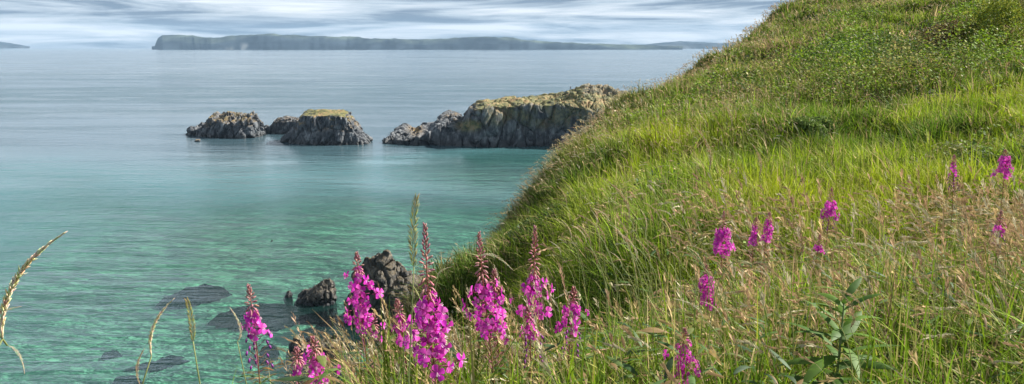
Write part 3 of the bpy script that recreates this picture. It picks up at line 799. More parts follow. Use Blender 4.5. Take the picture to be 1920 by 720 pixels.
# ------------------------------------------------------------------ flowers
MAG = [(.60, .03, .46), (.74, .08, .52), (.50, .02, .44), (.82, .16, .60), (.68, .05, .48)]
def make_flower(seed):
    r = random.Random(seed); mb = MB()
    for k in range(4):
        a = k*math.pi/2+r.uniform(-.2, .2)+.4
        d = Vector((math.cos(a), math.sin(a), r.uniform(.1, .5)))
        sd = Vector((-math.sin(a), math.cos(a), r.uniform(-.25, .25)))
        L_ = r.uniform(.0135, .018); W = r.uniform(.012, .016)
        c = random.Random(seed*7+k).choice(MAG)
        vs = []; cs = []
        for (t, w) in ((0, .12), (.35, .6), (.7, 1.), (.92, .8), (1.0, .25)):
            p = d*(L_*t); lift = Vector((0, 0, -.004*t*t))
            vs += [p-sd*(W*.5*w)+lift+Vector((0, 0, .002*w)), p+lift, p+sd*(W*.5*w)+lift+Vector((0, 0, .002*w))]
            cs += [c]*3
        fs = [(i*3+j, i*3+j+1, i*3+j+4, i*3+j+3) for i in range(4) for j in (0, 1)]
        mb.add(vs, fs, cs)
        a2 = a+math.pi/4
        d2 = Vector((math.cos(a2), math.sin(a2), -.1))
        mb.leaf((0, 0, -.001), d2, Vector((-math.sin(a2), math.cos(a2), 0)), .014, .0028, (.25, .02, .14), bend=.1, seg=3)
    for k in range(5):
        a = r.uniform(0, 6.28)
        e = Vector((math.cos(a)*.004, math.sin(a)*.004-.002, .011))
        mb.tube([(0, 0, 0), e*.6, e], [.0004, .0003, .0008], (.75, .55, .65), 3)
    mb.tube([(0, 0, 0), (0, 0, -.006), (0, .0, -.012)], [.0012, .001, .0008], (.3, .06, .12), 4)
    return mb.mesh('flower')
FLOWERS = [make_flower(s) for s in range(6)]
for f in FLOWERS: f.materials.append(M_petal)
def leaf_mesh(seed, L_=.1, W=.016, col=(.07, .14, .03), tip=None, bend=.25, fold=.3):
    mb = MB(); mb.leaf((0, 0, 0), (1, 0, .35), (0, 1, 0), L_, W, col, bend=bend, fold=fold, seg=7, tipcol=tip)
    me = mb.mesh('leaf'); me.materials.append(M_leaf); return me
LEAVES = [leaf_mesh(0, .10, .015), leaf_mesh(1, .085, .014, (.09, .17, .03), (.16, .18, .05)), leaf_mesh(2, .11, .017, (.06, .12, .035)), leaf_mesh(3, .07, .013, (.12, .16, .04), (.35, .10, .04), .5)]

def fireweed(px, tip, ctop, cbot, Y, label, nflow=26, cw=.045, lean=0., pods=True, seed=0, px_base=None, sizes=1., dark=0, group='fireweed plants in flower on the slope', petal=1., nleaf=14):
    """tip = photo row of the spike tip, ctop..cbot rows of the open flowers, Y distance"""
    r = random.Random(100+seed)
    tx, ty, tz = P(px, tip, Y)
    bxp = px if px_base is None else px_base
    bx_, by_ = (bxp-960)/F*Y/(CP)+lean*.25, Y+.05
    gz = float(height(np.array([bx_]), np.array([by_]))[0])-.02
    hgt = tz-gz
    root = empty('fireweed', (bx_, by_, gz))
    tag(root, label, 'flower', group)
    top = Vector((tx-bx_, ty-by_, hgt))
    def at(t):      # stem curve
        return Vector((top.x*t**1.3+.012*math.sin(t*5+seed), top.y*t+.01*math.cos(t*4+seed), hgt*t))
    def t_of(py): return max(.05, min(1, (P(px, py, Y)[2]-gz)/hgt))
    t1, t0 = t_of(ctop), t_of(cbot)
    mb = MB()
    ts = [i/14*.985 for i in range(15)]
    red = (.26, .07, .05)
    mb.tube([at(t) for t in ts], [lerp(.0042, .0012, t)*1.0 for t in ts], red, 6)
    # green-brown tint for the lower half
    mb.c = [tuple(lerp((.16, .2, .05)[j], red[j], min(1, max(0, v[2]/hgt*1.6-.3))) for j in range(3)) for v in mb.v]
    link('stem', mb.mesh('stem'), M_stem, root)
    # buds: drooping red-pink buds that shrink towards the tip
    mb = MB(); nb = int(24+56*(1-t1)*hgt/.35)
    for i in range(nb):
        f = i/nb; t = lerp(t1+.003, .995, f)
        a = i*2.4+seed
        p = at(t)
        ll = lerp(.024, .010, f**.6)*sizes; ped = lerp(.012, .001, f)*sizes
        d = Vector((math.cos(a), math.sin(a), lerp(-.25, .9, f)))
        q = p+d*ped
        dd = (d*.6+Vector((0, 0, lerp(-1.1, .9, min(1, f*1.25))))).normalized()
        cb = [tuple(lerp(u, v, r.random()) for u, v in zip((.46, .12, .22), (.36, .22, .13)))]
        mb.tube([p, q], [.0008, .0008], (.35, .08, .12), 3)
        w = lerp(.0033, .0026, f)*sizes
        mb.tube([q, q+dd*ll*.35, q+dd*ll*.8, q+dd*ll], [w*.5, w, w*.8, w*.15], cb[0], 5)
    link('bud_spike', mb.mesh('bud_spike'), M_stem, root)
    # open flowers
    hc = (t1-t0)*hgt
    nflow = int(nflow*(.75 if Y < 3.5 else 1.5)); wob = 1. if Y < 3.5 else .35
    for i in range(nflow):
        f = (i+r.random()*.8)/nflow
        t = lerp(t0, t1, f)
        a = i*2.399+r.uniform(-.4, .4)
        p = at(t)
        rad = cw*(1.05-.5*f)*(r.uniform(.3, 1.5) if wob == 1 else r.uniform(.45, 1.15))*(1+.45*wob*math.sin(f*9+seed+a))
        d = Vector((math.cos(a), math.sin(a), .0))
        q = p+d*rad+Vector((0, 0, rad*.12+r.uniform(-.006, .006)))
        face = Vector((d.x+r.uniform(-.35, .35), d.y+r.uniform(-.35, .35)-.25, r.uniform(-.1, .45))).normalized()
        fo = link('flower', FLOWERS[r.randrange(6)], None, root, q)
        fo.rotation_mode = 'QUATERNION'
        fo.rotation_quaternion = face.to_track_quat('Z', 'Y')
        s = r.uniform(.95, 1.4)*sizes*petal
        fo.scale = (s, s, s)
    # pedicels
    mb = MB()
    for i in range(nflow):
        t = lerp(t0, t1, i/nflow); a = i*2.399; p = at(t)
        mb.tube([p, p+Vector((math.cos(a)*cw*.7, math.sin(a)*cw*.7, .004))], [.0011, .0008], (.42, .04, .2), 4)
    link('flower_stalks', mb.mesh('flower_stalks'), M_stem, root)
    if pods:
        mb = MB(); t2 = max(.12, t0-.13/hgt)
        for i in range(18):
            t = lerp(t2, t0+.01, i/18); a = i*2.1; p = at(t)
            d = Vector((math.cos(a), math.sin(a), .75)).normalized()
            ll = r.uniform(.035, .055)*sizes
            c = (.30, .05, .14) if r.random() < .6 else (.24, .12, .06)
            mb.tube([p, p+d*ll*.3, p+d*ll+Vector((0, 0, .006))], [.0008, .0014, .0007], c, 4)
            if i >= 9-dark and dark:
                e = p+d*ll
                mb.tube([e, e+Vector((d.x*.004, d.y*.004, -.008)), e+Vector((d.x*.006, d.y*.006, -.016))], [.002, .0045, .001], (.20, .015, .22), 5)
        link('seed_pods', mb.mesh('seed_pods'), M_stem, root)
        tl = t2
    else: tl = t0-.03
    for i in range(nleaf):
        t = lerp(.25, tl+.03, (i+.5)/nleaf); a = i*2.399+r.uniform(-.3, .3)
        lo = link('leaf', LEAVES[r.randrange(4)], None, root, at(t))
        lo.rotation_euler = (r.uniform(-.3, .3), r.uniform(-.35, .15), a)
        s = r.uniform(.75, 1.2)*lerp(1.1, .75, i/nleaf); lo.scale = (s, s, s)
    return root
fw = [
 dict(px=799, tip=418, ctop=566, cbot=690, Y=1.95, nflow=62, cw=.050, px_base=835, lean=0, label='tallest fireweed with the largest magenta flower head and long bud spike', seed=1),
 dict(px=663, tip=474, ctop=518, cbot=618, Y=2.7, nflow=44, cw=.048, px_base=700, label='slim fireweed whose flowers stand against the big craggy rock', seed=2),
 dict(px=457, tip=535, ctop=592, cbot=636, Y=2.5, nflow=16, cw=.032, px_base=478, label='lone fireweed against the water, half its spike gone to seed', seed=3, dark=9),
 dict(px=582, tip=632, ctop=664, cbot=722, Y=2.4, nflow=20, cw=.036, px_base=590, label='short fireweed low in front of the flat brown rock', seed=4),
 dict(px=748, tip=560, ctop=598, cbot=650, Y=2.6, nflow=18, cw=.030, px_base=752, label='small fireweed tucked just left of the tallest one', seed=5),
 dict(px=905, tip=433, ctop=530, cbot=636, Y=2.45, nflow=40, cw=.050, px_base=925, label='fireweed with arching top just right of the tallest one', seed=6),
 dict(px=930, tip=505, ctop=545, cbot=640, Y=2.75, nflow=30, cw=.040, px_base=945, label='fuller fireweed leaning behind the one with the arching top', seed=7),
 dict(px=1001, tip=424, ctop=522, cbot=596, Y=2.7, nflow=36, cw=.046, px_base=1018, label='fireweed with a tall bud spike against the dark green gully', seed=8),
 dict(px=1070, tip=540, ctop=575, cbot=630, Y=2.8, nflow=22, cw=.046, px_base=1078, label='loose fireweed at the right end of the front flower row', seed=9, dark=6),
 dict(px=985, tip=575, ctop=602, cbot=640, Y=2.6, nflow=10, cw=.03, px_base=1000, label='sparse dark purple fireweed low between two fuller ones', seed=10, dark=8),
 dict(px=1284, tip=615, ctop=650, cbot=722, Y=2.75, nflow=34, cw=.046, px_base=1292, label='fireweed alone at the lower edge of the meadow', seed=11),
 dict(px=1328, tip=495, ctop=518, cbot=578, Y=4.1, nflow=28, cw=.050, px_base=1345, label='fireweed half hidden by straw grass in mid meadow', seed=12),
 dict(px=1360, tip=395, ctop=430, cbot=478, Y=4.6, nflow=34, cw=.062, px_base=1366, label='round headed fireweed above the half hidden one', seed=13),
 dict(px=1418, tip=408, ctop=426, cbot=462, Y=5.2, nflow=12, cw=.030, px_base=1424, label='thin fireweed just right of the round headed one', seed=14),
 dict(px=1441, tip=398, ctop=415, cbot=455, Y=5.2, nflow=14, cw=.032, px_base=1446, label='thinnest pale fireweed of the close pair in mid meadow', seed=15),
 dict(px=1557, tip=352, ctop=380, cbot=412, Y=5.4, nflow=26, cw=.060, px_base=1562, label='single compact fireweed in the open green meadow', seed=16, dark=5),
 dict(px=1884, tip=280, ctop=294, cbot=332, Y=5.9, nflow=30, cw=.064, px_base=1890, label='highest fireweed, beside the right edge of the meadow', seed=17),
 dict(px=1790, tip=290, ctop=306, cbot=332, Y=6.0, nflow=5, cw=.025, px_base=1796, label='nearly faded fireweed left of the highest one', seed=18, dark=10),
 dict(px=1880, tip=395, ctop=420, cbot=440, Y=4.6, nflow=4, cw=.04, px_base=1886, label='reddish leafy fireweed with a few blooms at the right edge', seed=19, dark=3, nleaf=34),
 dict(px=700, tip=590, ctop=618, cbot=640, Y=2.9, nflow=4, cw=.03, px_base=705, label='tiny fireweed tip in front of the shadowed rock foot', seed=20),
 dict(px=548, tip=655, ctop=684, cbot=715, Y=2.3, nflow=6, cw=.026, px_base=560, label='smallest fireweed at the lower edge beside the short one', seed=21),
 dict(px=1535, tip=440, ctop=462, cbot=475, Y=5.0, nflow=4, cw=.035, px_base=1540, label='few pink blooms peeping from straw grass in open meadow', seed=22),
]
for a in fw: fireweed(**a)

# leafy plant with broad lance leaves
def broad_plant():
    Y = 2.75
    bx_, by_ = (1592-960)/F*Y/CP, Y
    gz = float(height(np.array([bx_]), np.array([by_]))[0])
    root = empty('leafy_plant', (bx_, by_, gz)); tag(root, 'dark green leafy plant with broad lance shaped leaves and no flowers', 'plant')
    topz = P(1600, 540, Y)[2]-gz
    mb = MB(); pts = [(0, 0, 0), (.01, 0, topz*.5), (.015, 0, topz*.95)]
    mb.tube(pts, [.006, .005, .003], (.12, .18, .05), 7); link('stem', mb.mesh('stem'), M_stem, root)
    r = random.Random(5)
    me = [leaf_mesh(50+i, .27, .060, c, None, b, .35) for i, (c, b) in enumerate([((.06, .13, .018), .4), ((.10, .19, .022), .7), ((.07, .14, .02), .25)])]
    for i in range(44):
        f = i/44; t = lerp(.15, .97, f); a = i*2.399+.4
        o = link('leaf', me[i % 3], None, root, (.014*t, 0, topz*t))
        el = lerp(.15, -.65, f**2)
        o.rotation_euler = (r.uniform(-.4, .4), el+r.uniform(-.15, .15), a)
        s = lerp(1.05, .5, f**2)*r.uniform(.8, 1.1); o.scale = (s, s, s)
broad_plant()

# ------------------------------------------------------------------ single seeding grass stems in front
def seed_grass_meshes(kind, col, L_=.14, W=.006, seed=0, nsp=60):
    """spikelets laid along +Z from 0..L_, slightly nodding in +X"""
    r = random.Random(seed); mb = MB()
    def ax(t): return Vector((kindbend*L_*t*t, 0, L_*t*(1-.3*kindbend*t)))
    kindbend = dict(ear=.12, plume=.5, nod=.9)[kind]
    mb.tube([ax(i/8) for i in range(9)], [.0009*(1-.6*i/8) for i in range(9)], tuple(c*.8 for c in col), 4)
    for i in range(nsp):
        t = i/nsp; p = ax(t); tn = (ax(min(1, t+.02))-ax(t-.02)).normalized()
        a = i*math.pi+r.uniform(-.5, .5) if kind == 'ear' else i*2.4+r.uniform(-.5, .5)
        o1 = tn.orthogonal().normalized(); o2 = tn.cross(o1)
        out = o1*math.cos(a)+o2*math.sin(a)
        ww = W*(.5+.7*math.sin(math.pi*min(1, t*.85+.12)))*r.uniform(.8, 1.2)
        sl = (.011 if kind == 'ear' else .008)*r.uniform(.8, 1.25)
        sp_ = 1. if kind == 'ear' else r.uniform(.5, 1.35)*math.sin(math.pi*min(1, t*.8+.15))
        b0 = p+out*ww*.2*sp_; e0 = p+out*ww*sp_+tn*sl
        c = tuple(x*r.uniform(.75, 1.2) for x in col)
        mb.tube([b0, lerp(b0, e0, .45), e0], [.0005, .0011, .0003], c, 4)
    me = mb.mesh('seed_head'); me.materials.append(M_dry); return me
EARS = [seed_grass_meshes('ear', (.34, .29, .07), .15, .0095, 1, 84), seed_grass_meshes('plume', (.80, .70, .46), .15, .0036, 2, 190), seed_grass_meshes('nod', (.42, .28, .17), .13, .010, 3, 90),
        seed_grass_meshes('plume', (.55, .42, .26), .17, .007, 4, 130), seed_grass_meshes('nod', (.72, .64, .45), .15, .008, 5, 120)]
def seed_grass(tip, base_head, Y, ear, label, group, yb=None, scale=None, stemcol=(.24, .27, .09), bow=.06):
    """tip and foot of the seed head in photo pixels"""
    A = Vector(P(base_head[0], base_head[1], Y)); B = Vector(P(tip[0], tip[1], Y))
    d = (B-A)
    sgn = 1 if d.x >= 0 else -1
    # the stem continues down from the foot of the head, bending towards vertical
    bx_ = A.x-d.x*1.1-sgn*.03; by_ = Y+.02
    gz = float(height(np.array([bx_]), np.array([by_]))[0])-.01
    root = empty('grass_stem', (bx_, by_, gz)); tag(root, label, 'grass stem', group)
    p3 = Vector((A.x-bx_, A.y-by_, A.z-gz)); tn = d.normalized()
    mb = MB(); pts = []
    c1 = Vector((0, 0, p3.z*.55)); c2 = p3-tn*(p3.z*.25)
    for i in range(13):
        t = i/12
        pts.append(c1*(3*t*(1-t)**2)+c2*(3*t*t*(1-t))+p3*t**3)
    mb.tube(pts, [lerp(.0024, .0013, i/12) for i in range(13)], stemcol, 5)
    link('stem', mb.mesh('stem'), M_stem, root)
    me = EARS[ear]
    o = link('seed_head', me, None, root, p3)
    bend = [.12, .5, .9, .5, .9][ear]; L0 = [.15, .15, .13, .17, .15][ear]
    tipl = Vector((bend*L0, 0, L0*(1-.3*bend)))
    s = d.length/tipl.length
    # orient: local X towards sgn*x, rotate about y so that tip lands on B
    want = math.atan2(abs(d.x), d.z); have = math.atan2(tipl.x, tipl.z)
    o.rotation_euler = (0, want-have, 0)
    if sgn < 0: o.rotation_euler = (0, -(want-have), 0); o.rotation_euler = (0, want-have, math.pi)
    o.scale = (s, s, s)
    lm = MB()
    for k in range(2):
        t = .25+.25*k; p = pts[int(t*12)]
        a = random.uniform(0, 6.28)
        lm = MB(); lm.leaf(p, (math.cos(a)*.4, math.sin(a)*.2, 1), (-math.sin(a), math.cos(a), 0), .22, .006, (.15, .22, .04), bend=.35, fold=.3, seg=8, tipcol=(.35, .32, .12))
        link('leaf', lm.mesh('leaf'), M_leaf, root)
    return root
G1 = 'grass stems with seed heads in the foreground'
for t, b_, Y, e_, lab in [
    ((116, 440), (4, 636), 1.0, 1, 'largest pale seed head curving up against the water at the left edge'),
    ((38, 575), (-20, 616), 1.0, 4, 'lower seed spray at the left edge below the largest pale head'),
    ((46, 700), (14, 648), 1.05, 4, 'cream tuft nodding in the lower left corner'),
    ((781, 370), (776, 500), 1.6, 0, 'upright green plaited ear left of the tallest bud spike'),
    ((323, 563), (284, 668), 1.5, 1, 'loose pale seed head over the water left of the single dry blade'),
    ((350, 562), (362, 640), 1.6, 0, 'thin upright green ear over the green shallows'),
    ((270, 655), (262, 720), 1.5, 3, 'short straw ear at the lower edge over the shallows'),
    ((432, 578), (445, 640), 2.2, 4, 'pale nodding head just left of the lone seeding fireweed'),
    ((960, 505), (900, 480), 2.2, 4, 'white arched seed head crossing the fireweed with arching top'),
    ((848, 500), (820, 520), 2.2, 4, 'small arched straw head beside the tallest bud spike'),
    ((1046, 350), (1062, 385), 6.0, 3, 'far thin head standing over the green spur'),
    ((1305, 240), (1330, 320), 6.5, 3, 'tall pinkish head high over the middle slope'),
    ((1350, 190), (1372, 236), 9.0, 3, 'tall distant head in front of the upper slope'),
    ((1410, 270), (1424, 330), 6.5, 3, 'second tall pinkish head over the middle slope'),
    ((1144, 344), (1180, 408), 4.0, 3, 'single leaning head left of the straw group on the spur'),
    ((1670, 345), (1712, 372), 3.6, 2, 'thick russet nodding head in the right meadow'),
    ((1458, 520), (1410, 495), 2.7, 2, 'thick russet head lying across the meadow centre'),
    ((1455, 395), (1500, 480), 3.2, 2, 'russet head leaning in front of the compact fireweed'),
]:
    seed_grass(t, b_, Y, e_, lab, G1)
rr_ = random.Random(3)
for k in range(64):
    if k < 26: px = rr_.uniform(1040, 1290); py = rr_.uniform(400, 500)
    else: px = rr_.uniform(1290, 1900); py = rr_.uniform(390, 620)
    Y = lerp(4.2, 2.3, (py-390)/240)*rr_.uniform(.9, 1.1)
    ln = 62/Y*2.6*rr_.uniform(.7, 1.2)
    an = rr_.uniform(.2, 1.1)
    seed_grass((px-ln*math.sin(an)*.9, py-ln*math.cos(an)), (px, py), Y, rr_.choice([1, 3, 3, 4, 2]),
               'pale straw seed head leaning left above the green foreground grass' if k < 26 else 'straw seed head leaning over the right hand meadow grass', G1 if k < 26 else 'straw seed heads in the right meadow')
# long individual blades at the very front
def long_blades(n, px0, px1, y0, y1, acc, hs=(.55, .95)):
    y = rng.uniform(y0, y1, n); x = (rng.uniform(px0, px1, n)-960)/F*y/CP
    z = height(x, y); h = rng.uniform(*hs, n)
    c = mixc('mid', 'lush', rng.random(n)); k = rng.random(n) < .25; c[k] = mixc('lime', 'straw', rng.random(n))[k]
    ang = rng.uniform(0, 2*math.pi, n)
    acc.add(*up_blades(np.stack([x, y, z], -1), h, rng.uniform(.006, .012, n), ang, np.clip(.4+.3*rng.normal(size=n), .05, 1.1), 9, c*.9, c*1.15, droop=.2))
LA = Acc()
long_blades(240, 600, 1000, 1.9, 3.0, LA, (.5, .8)); long_blades(700, 950, 2000, 2.4, 4.4, LA, (.5, .85)); long_blades(34, 250, 620, 1.8, 2.6, LA, (.5, .82)); long_blades(6, 0, 60, 1.2, 1.6, LA, (.5, .75))
g = link('long_grass', LA.mesh('long_grass'), M_grass); tag(g, 'long arching grass blades along the front edge', 'grass', kind='stuff')

# yellow-green bush, top right
def bush(px, py, Y, w, h, label, cola, colb, seed, n=9000):
    r = np.random.default_rng(seed)
    cx, cy, cz = P(px, py, Y); gz = float(height(np.array([cx]), np.array([cy]))[0])
    root = empty('bush', (cx, cy, gz)); tag(root, label, 'bush')
    mb = MB()
    for k in range(9):
        a = k*.7; mb.tube([(0, 0, 0), (math.cos(a)*w*.25, math.sin(a)*w*.2, h*.45), (math.cos(a)*w*.42, math.sin(a)*w*.3, h*.8)], [.02, .012, .005], (.10, .07, .04), 5)
    link('branches', mb.mesh('branches'), M_stem, root)
    a = r.uniform(0, 2*math.pi, n); b_ = r.uniform(0, 1, n)**.5; q = r.uniform(0, 1, n)**.6
    rad = .5*np.sqrt(1-(q*.96)**2)*b_
    p = np.stack([rad*np.cos(a)*w, rad*np.sin(a)*w*.8, q*h], -1)
    nn = fbm(p[:, 0]*3, p[:, 1]*3, p[:, 2]*3, seed=seed, o=3)
    p *= (1+.5*nn)[:, None]
    k = nn > -.12; p = p[k]; nn = nn[k]; n = len(p)
    L_ = r.uniform(.05, .10, n)
    d = r.normal(size=(n, 3)); d /= np.linalg.norm(d, axis=1)[:, None]; e_ = np.cross(d, r.normal(size=(n, 3))); e_ /= np.linalg.norm(e_, axis=1)[:, None]
    V = np.stack([p-d*L_[:, None]*.5, p+e_*L_[:, None]*.3, p+d*L_[:, None]*.5, p-e_*L_[:, None]*.3], 1).reshape(-1, 3)
    c = np.array(cola)*(1-r.random(n))[:, None]; t = r.random(n)[:, None]; c = np.array(cola)*(1-t)+np.array(colb)*t
    link('foliage', mesh_np('foliage', V, (np.arange(n)*4)[:, None]+np.arange(4), cols=np.repeat(c, 4, 0)), M_leaf, root)
bush(1868, 66, 26, 2.6, 1.3, 'yellow leaved bramble bush high on the right of the slope', (.30, .30, .03), (.12, .2, .03), 4)
bush(1790, 75, 27, 2.8, .9, 'dark reddish bramble bush left of the yellow leaved one', (.06, .08, .025), (.16, .09, .04), 5)
bush(1508, 262, 14, 1.35, .42, 'low rounded pale green cushion bush on the middle slope', (.16, .22, .05), (.10, .17, .03), 6, 7000)

# ------------------------------------------------------------------ walker on the headland
def skin_obj(name, pts, edges, rads, mat, parent, root=0, sub=2):
    me = bpy.data.meshes.new(name); me.from_pydata(pts, edges, []); me.update()
    o = link(name, me, mat, parent)
    sk = o.modifiers.new('skin', 'SKIN'); sk.use_smooth_shade = True
    for i, v in enumerate(me.skin_vertices[0].data):
        v.radius = rads[i] if hasattr(rads[i], '__len__') else (rads[i], rads[i]); v.use_root = (i == root)
    s = o.modifiers.new('sub', 'SUBSURF'); s.levels = sub; s.render_levels = sub
    return o
def plain(name, c, rough=.8):
    m, nt = newmat(name); b = N(nt, 'ShaderNodeBsdfPrincipled', Roughness=rough); n = N(nt, 'ShaderNodeTexNoise', Scale=20.)
    mx = N(nt, 'ShaderNodeMix', data_type='RGBA'); mx.inputs[6].default_value = (*[x*.85 for x in c], 1); mx.inputs[7].default_value = (*[min(1, x*1.15) for x in c], 1)
    nt.links.new(n.outputs['Fac'], mx.inputs[0]); nt.links.new(mx.outputs[2], b.inputs['Base Color'])
    o = N(nt, 'ShaderNodeOutputMaterial'); nt.links.new(b.outputs[0], o.inputs[0]); return m
def head_top(px):
    """highest headland point in that photo column"""
    k = np.abs(hpx-px) < 2.5
    i = np.where(k)[0][np.argmin(hpy[k])]
    return co[i]
wp = head_top(1068)
pr = empty('person', (wp[0], wp[1], wp[2]-.05)); 
tag(pr, 'walker in dark clothes standing on top of the headland', 'person')
body_pts = [(0, 0, .95), (0, 0, 1.15), (0, 0, 1.38), (0, 0, 1.50), (0, -.01, 1.60), (0, -.01, 1.72), (-.19, 0, 1.38), (-.25, 0, 1.12), (-.24, -.08, .88), (.19, 0, 1.38), (.25, 0, 1.12), (.24, -.08, .88),
            (-.09, 0, .90), (-.10, -.02, .50), (-.11, .02, .08), (-.11, -.13, .04), (.09, 0, .90), (.11, .03, .50), (.12, .08, .08), (.12, -.06, .04)]
be = [(0, 1), (1, 2), (2, 3), (3, 4), (4, 5), (2, 6), (6, 7), (7, 8), (2, 9), (9, 10), (10, 11), (0, 12), (12, 13), (13, 14), (14, 15), (0, 16), (16, 17), (17, 18), (18, 19)]
br_ = [(.15, .11), (.14, .10), (.16, .11), .055, (.085, .095), (.07, .08), .06, .045, .035, .06, .045, .035, .09, .06, .045, .035, .09, .06, .045, .035]
skin_obj('body', body_pts, be, br_, plain('skin_tone', (.45, .28, .2)), pr)
skin_obj('jacket', [(0, 0, .90), (0, 0, 1.15), (0, 0, 1.38), (0, 0, 1.46), (-.19, 0, 1.38), (-.25, 0, 1.12), (-.24, -.07, .92), (.19, 0, 1.38), (.25, 0, 1.12), (.24, -.07, .92)], [(0, 1), (1, 2), (2, 3), (2, 4), (4, 5), (5, 6), (2, 7), (7, 8), (8, 9)],
         [(.18, .14), (.17, .13), (.19, .14), .08, .08, .06, .05, .08, .06, .05], plain('dark_jacket', (.02, .025, .045)), pr)
skin_obj('trousers', [(0, 0, .95), (-.09, 0, .90), (-.10, -.02, .50), (-.11, .02, .10), (.09, 0, .90), (.11, .03, .50), (.12, .08, .10)], [(0, 1), (1, 2), (2, 3), (0, 4), (4, 5), (5, 6)], [(.16, .12), .11, .08, .06, .11, .08, .06], plain('dark_trousers', (.02, .02, .025)), pr)
skin_obj('hair', [(0, .02, 1.66), (0, .02, 1.745)], [(0, 1)], [(.085, .09), (.07, .075)], plain('brown_hair', (.05, .03, .02)), pr)
# birds
def bird(loc, label, s, yaw, bank):
    r = empty('gull', loc); tag(r, label, 'bird', 'gulls flying over the bay'); r.rotation_euler = (0, bank, yaw); r.scale = (s, s, s)
    mb = MB(); mb.tube([(-.30, 0, 0), (-.2, 0, .01), (0, 0, 0), (.16, 0, .01), (.24, 0, .03), (.30, 0, .02), (.36, 0, .0)], [.02, .05, .085, .06, .045, .03, .006], (.05, .05, .055), 8)
    link('body', mb.mesh('body'), M_stem, r)
    for sg in (-1, 1):
        w = MB(); w.add([(.08, .05*sg, .03), (.10, .35*sg, .14), (.0, .72*sg, .10), (-.06, .36*sg, .12), (-.10, .05*sg, .02), (.08, .05*sg, .045), (.10, .35*sg, .155), (.0, .72*sg, .105), (-.06, .36*sg, .13), (-.10, .05*sg, .03)],
                        [(0, 1, 3, 4), (1, 2, 3), (5, 6, 8, 9), (6, 7, 8), (0, 1, 6, 5), (1, 2, 7, 6), (2, 3, 8, 7), (3, 4, 9, 8)], (.045, .045, .05))
        link('wing', w.mesh('wing', False), M_stem, r)
bird(P(806, 218, 300), 'tiny dark bird flying in front of the headland tip', 1.0, .2, .1)
bird(P(510, 452, 95), 'small dark bird gliding low over the turquoise bay', .8, .5, -.5)

# ------------------------------------------------------------------ haze
bm = bmesh.new(); bmesh.ops.create_cube(bm, size=1.0)
me = bpy.data.meshes.new('haze'); bm.to_mesh(me); bm.free()
mh, nt = newmat('haze'); pv = N(nt, 'ShaderNodeVolumePrincipled'); pv.inputs['Density'].default_value = 3.8e-5; pv.inputs['Color'].default_value = (.42, .63, .88, 1)
pv.inputs['Anisotropy'].default_value = .0
o = N(nt, 'ShaderNodeOutputMaterial'); nt.links.new(pv.outputs[0], o.inputs['Volume'])
hz = link('haze', me, mh); hz.scale = (30400, 30400, 420); hz.location = (0, 0, -16+210); tag(hz, 'pale sea haze in the air', 'haze', kind='stuff')

# ------------------------------------------------------------------ sky and sun
SUN_AZ, SUN_EL = math.radians(70), math.radians(38)     # azimuth measured clockwise from the view direction (+Y)
w = bpy.data.worlds.new('World'); SC.world = w; w.use_nodes = True
nt = w.node_tree; nt.nodes.clear(); L = nt.links
sky = N(nt, 'ShaderNodeTexSky', sky_type='NISHITA', sun_disc=False); sky.sun_elevation = SUN_EL; sky.sun_rotation = SUN_AZ; sky.altitude = 50; sky.dust_density = 2.
tc = N(nt, 'ShaderNodeTexCoord')
def wn(scale, det, rough, sc, loc=(0, 0, 0), dist=0.):
    mp = N(nt, 'ShaderNodeMapping'); mp.inputs['Scale'].default_value = sc; mp.inputs['Location'].default_value = loc; L.new(tc.outputs['Generated'], mp.inputs[0])
    n = N(nt, 'ShaderNodeTexNoise', Scale=scale, Detail=det, Roughness=rough, Distortion=dist); L.new(mp.outputs[0], n.inputs['Vector']); return n.outputs['Fac']
c1 = wn(2.3, 6., .58, (1, 1, 17), (.3, .7, 0.2), .3)
c2 = wn(5.5, 5., .55, (1, 1, 16), (4, 2, 1.), .2)
cov = mrange(mth('ADD', mth('MULTIPLY', c1, .65), mth('MULTIPLY', c2, .35)), .30, .46, .1, 1., True)
c3 = wn(4.2, 8., .62, (1, 1, 14), (9, 5, 3.3), .6)
rc = N(nt, 'ShaderNodeValToRGB'); L.new(c3, rc.inputs[0])
e = rc.color_ramp.elements; e[0].position = .40; e[0].color = (.10, .135, .18, 1); e[1].position = .66; e[1].color = (.52, .54, .56, 1)
x = e.new(.5); x.color = (.27, .315, .36, 1)
sk2 = N(nt, 'ShaderNodeMix', data_type='RGBA', blend_type='MULTIPLY'); sk2.inputs[0].default_value = 1.; sk2.inputs[7].default_value = (.085, .085, .085, 1); L.new(sky.outputs[0], sk2.inputs[6])
mxw = N(nt, 'ShaderNodeMix', data_type='RGBA'); L.new(cov, mxw.inputs[0]); L.new(sk2.outputs[2], mxw.inputs[6]); L.new(rc.outputs[0], mxw.inputs[7])
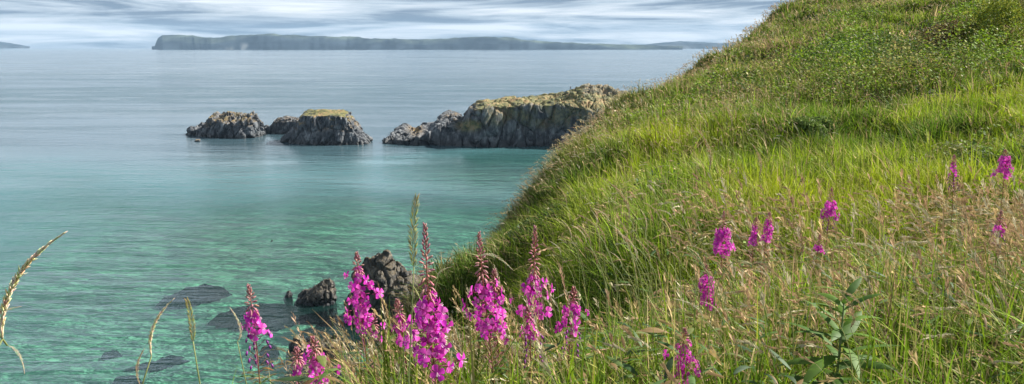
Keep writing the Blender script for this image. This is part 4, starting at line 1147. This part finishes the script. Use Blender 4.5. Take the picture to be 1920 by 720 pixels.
spz = N(nt, 'ShaderNodeSeparateXYZ'); L.new(tc.outputs['Generated'], spz.inputs[0])
hi = mrange(spz.outputs['Z'], .03, .14, .79, 1.72, True)      # brightness added low in the sky for water reflections, cut overhead for contrast
bg = N(nt, 'ShaderNodeBackground', Strength=1.); L.new(mxw.outputs[2], bg.inputs[0]); L.new(mth('MULTIPLY', hi, mrange(spz.outputs['Z'], .22, .42, 1., .30, True)), bg.inputs['Strength'])
wo = N(nt, 'ShaderNodeOutputWorld'); L.new(bg.outputs[0], wo.inputs[0])
ld = bpy.data.lights.new('Sun', 'SUN'); ld.energy = 5.0; ld.angle = math.radians(.6); ld.color = (1., .95, .86)
lo = bpy.data.objects.new('Sun', ld); COL.objects.link(lo)
sdir = Vector((math.sin(SUN_AZ)*math.cos(SUN_EL), math.cos(SUN_AZ)*math.cos(SUN_EL), math.sin(SUN_EL)))
lo.rotation_mode = 'QUATERNION'; lo.rotation_quaternion = sdir.to_track_quat('Z', 'Y'); lo.location = (0, 0, 120)

# ------------------------------------------------------------------ camera and render settings
cd = bpy.data.cameras.new('Camera'); cam = bpy.data.objects.new('Camera', cd); COL.objects.link(cam)
cd.sensor_width = 36; cd.lens = F/1920*36; cd.clip_start = .05; cd.clip_end = 60000
cam.location = (0, 0, H); cam.rotation_euler = (math.pi/2-PITCH, 0, 0)
SC.camera = cam
vs_ = SC.view_settings; vs_.view_transform = 'Standard'; vs_.look = 'None'; vs_.gamma = 1; vs_.use_curve_mapping = False; vs_.exposure = 1.3
SC.render.engine = 'CYCLES'
cy = SC.cycles
cy.max_bounces = 6; cy.diffuse_bounces = 3; cy.glossy_bounces = 2; cy.transmission_bounces = 3; cy.transparent_max_bounces = 6; cy.volume_bounces = 0
cy.caustics_reflective = False; cy.caustics_refractive = False
cy.use_denoising = True; cy.denoising_input_passes = 'RGB_ALBEDO_NORMAL'; cy.denoising_prefilter = 'ACCURATE'; cy.denoiser = 'OPENIMAGEDENOISE'
cy.sample_clamp_indirect = 4.
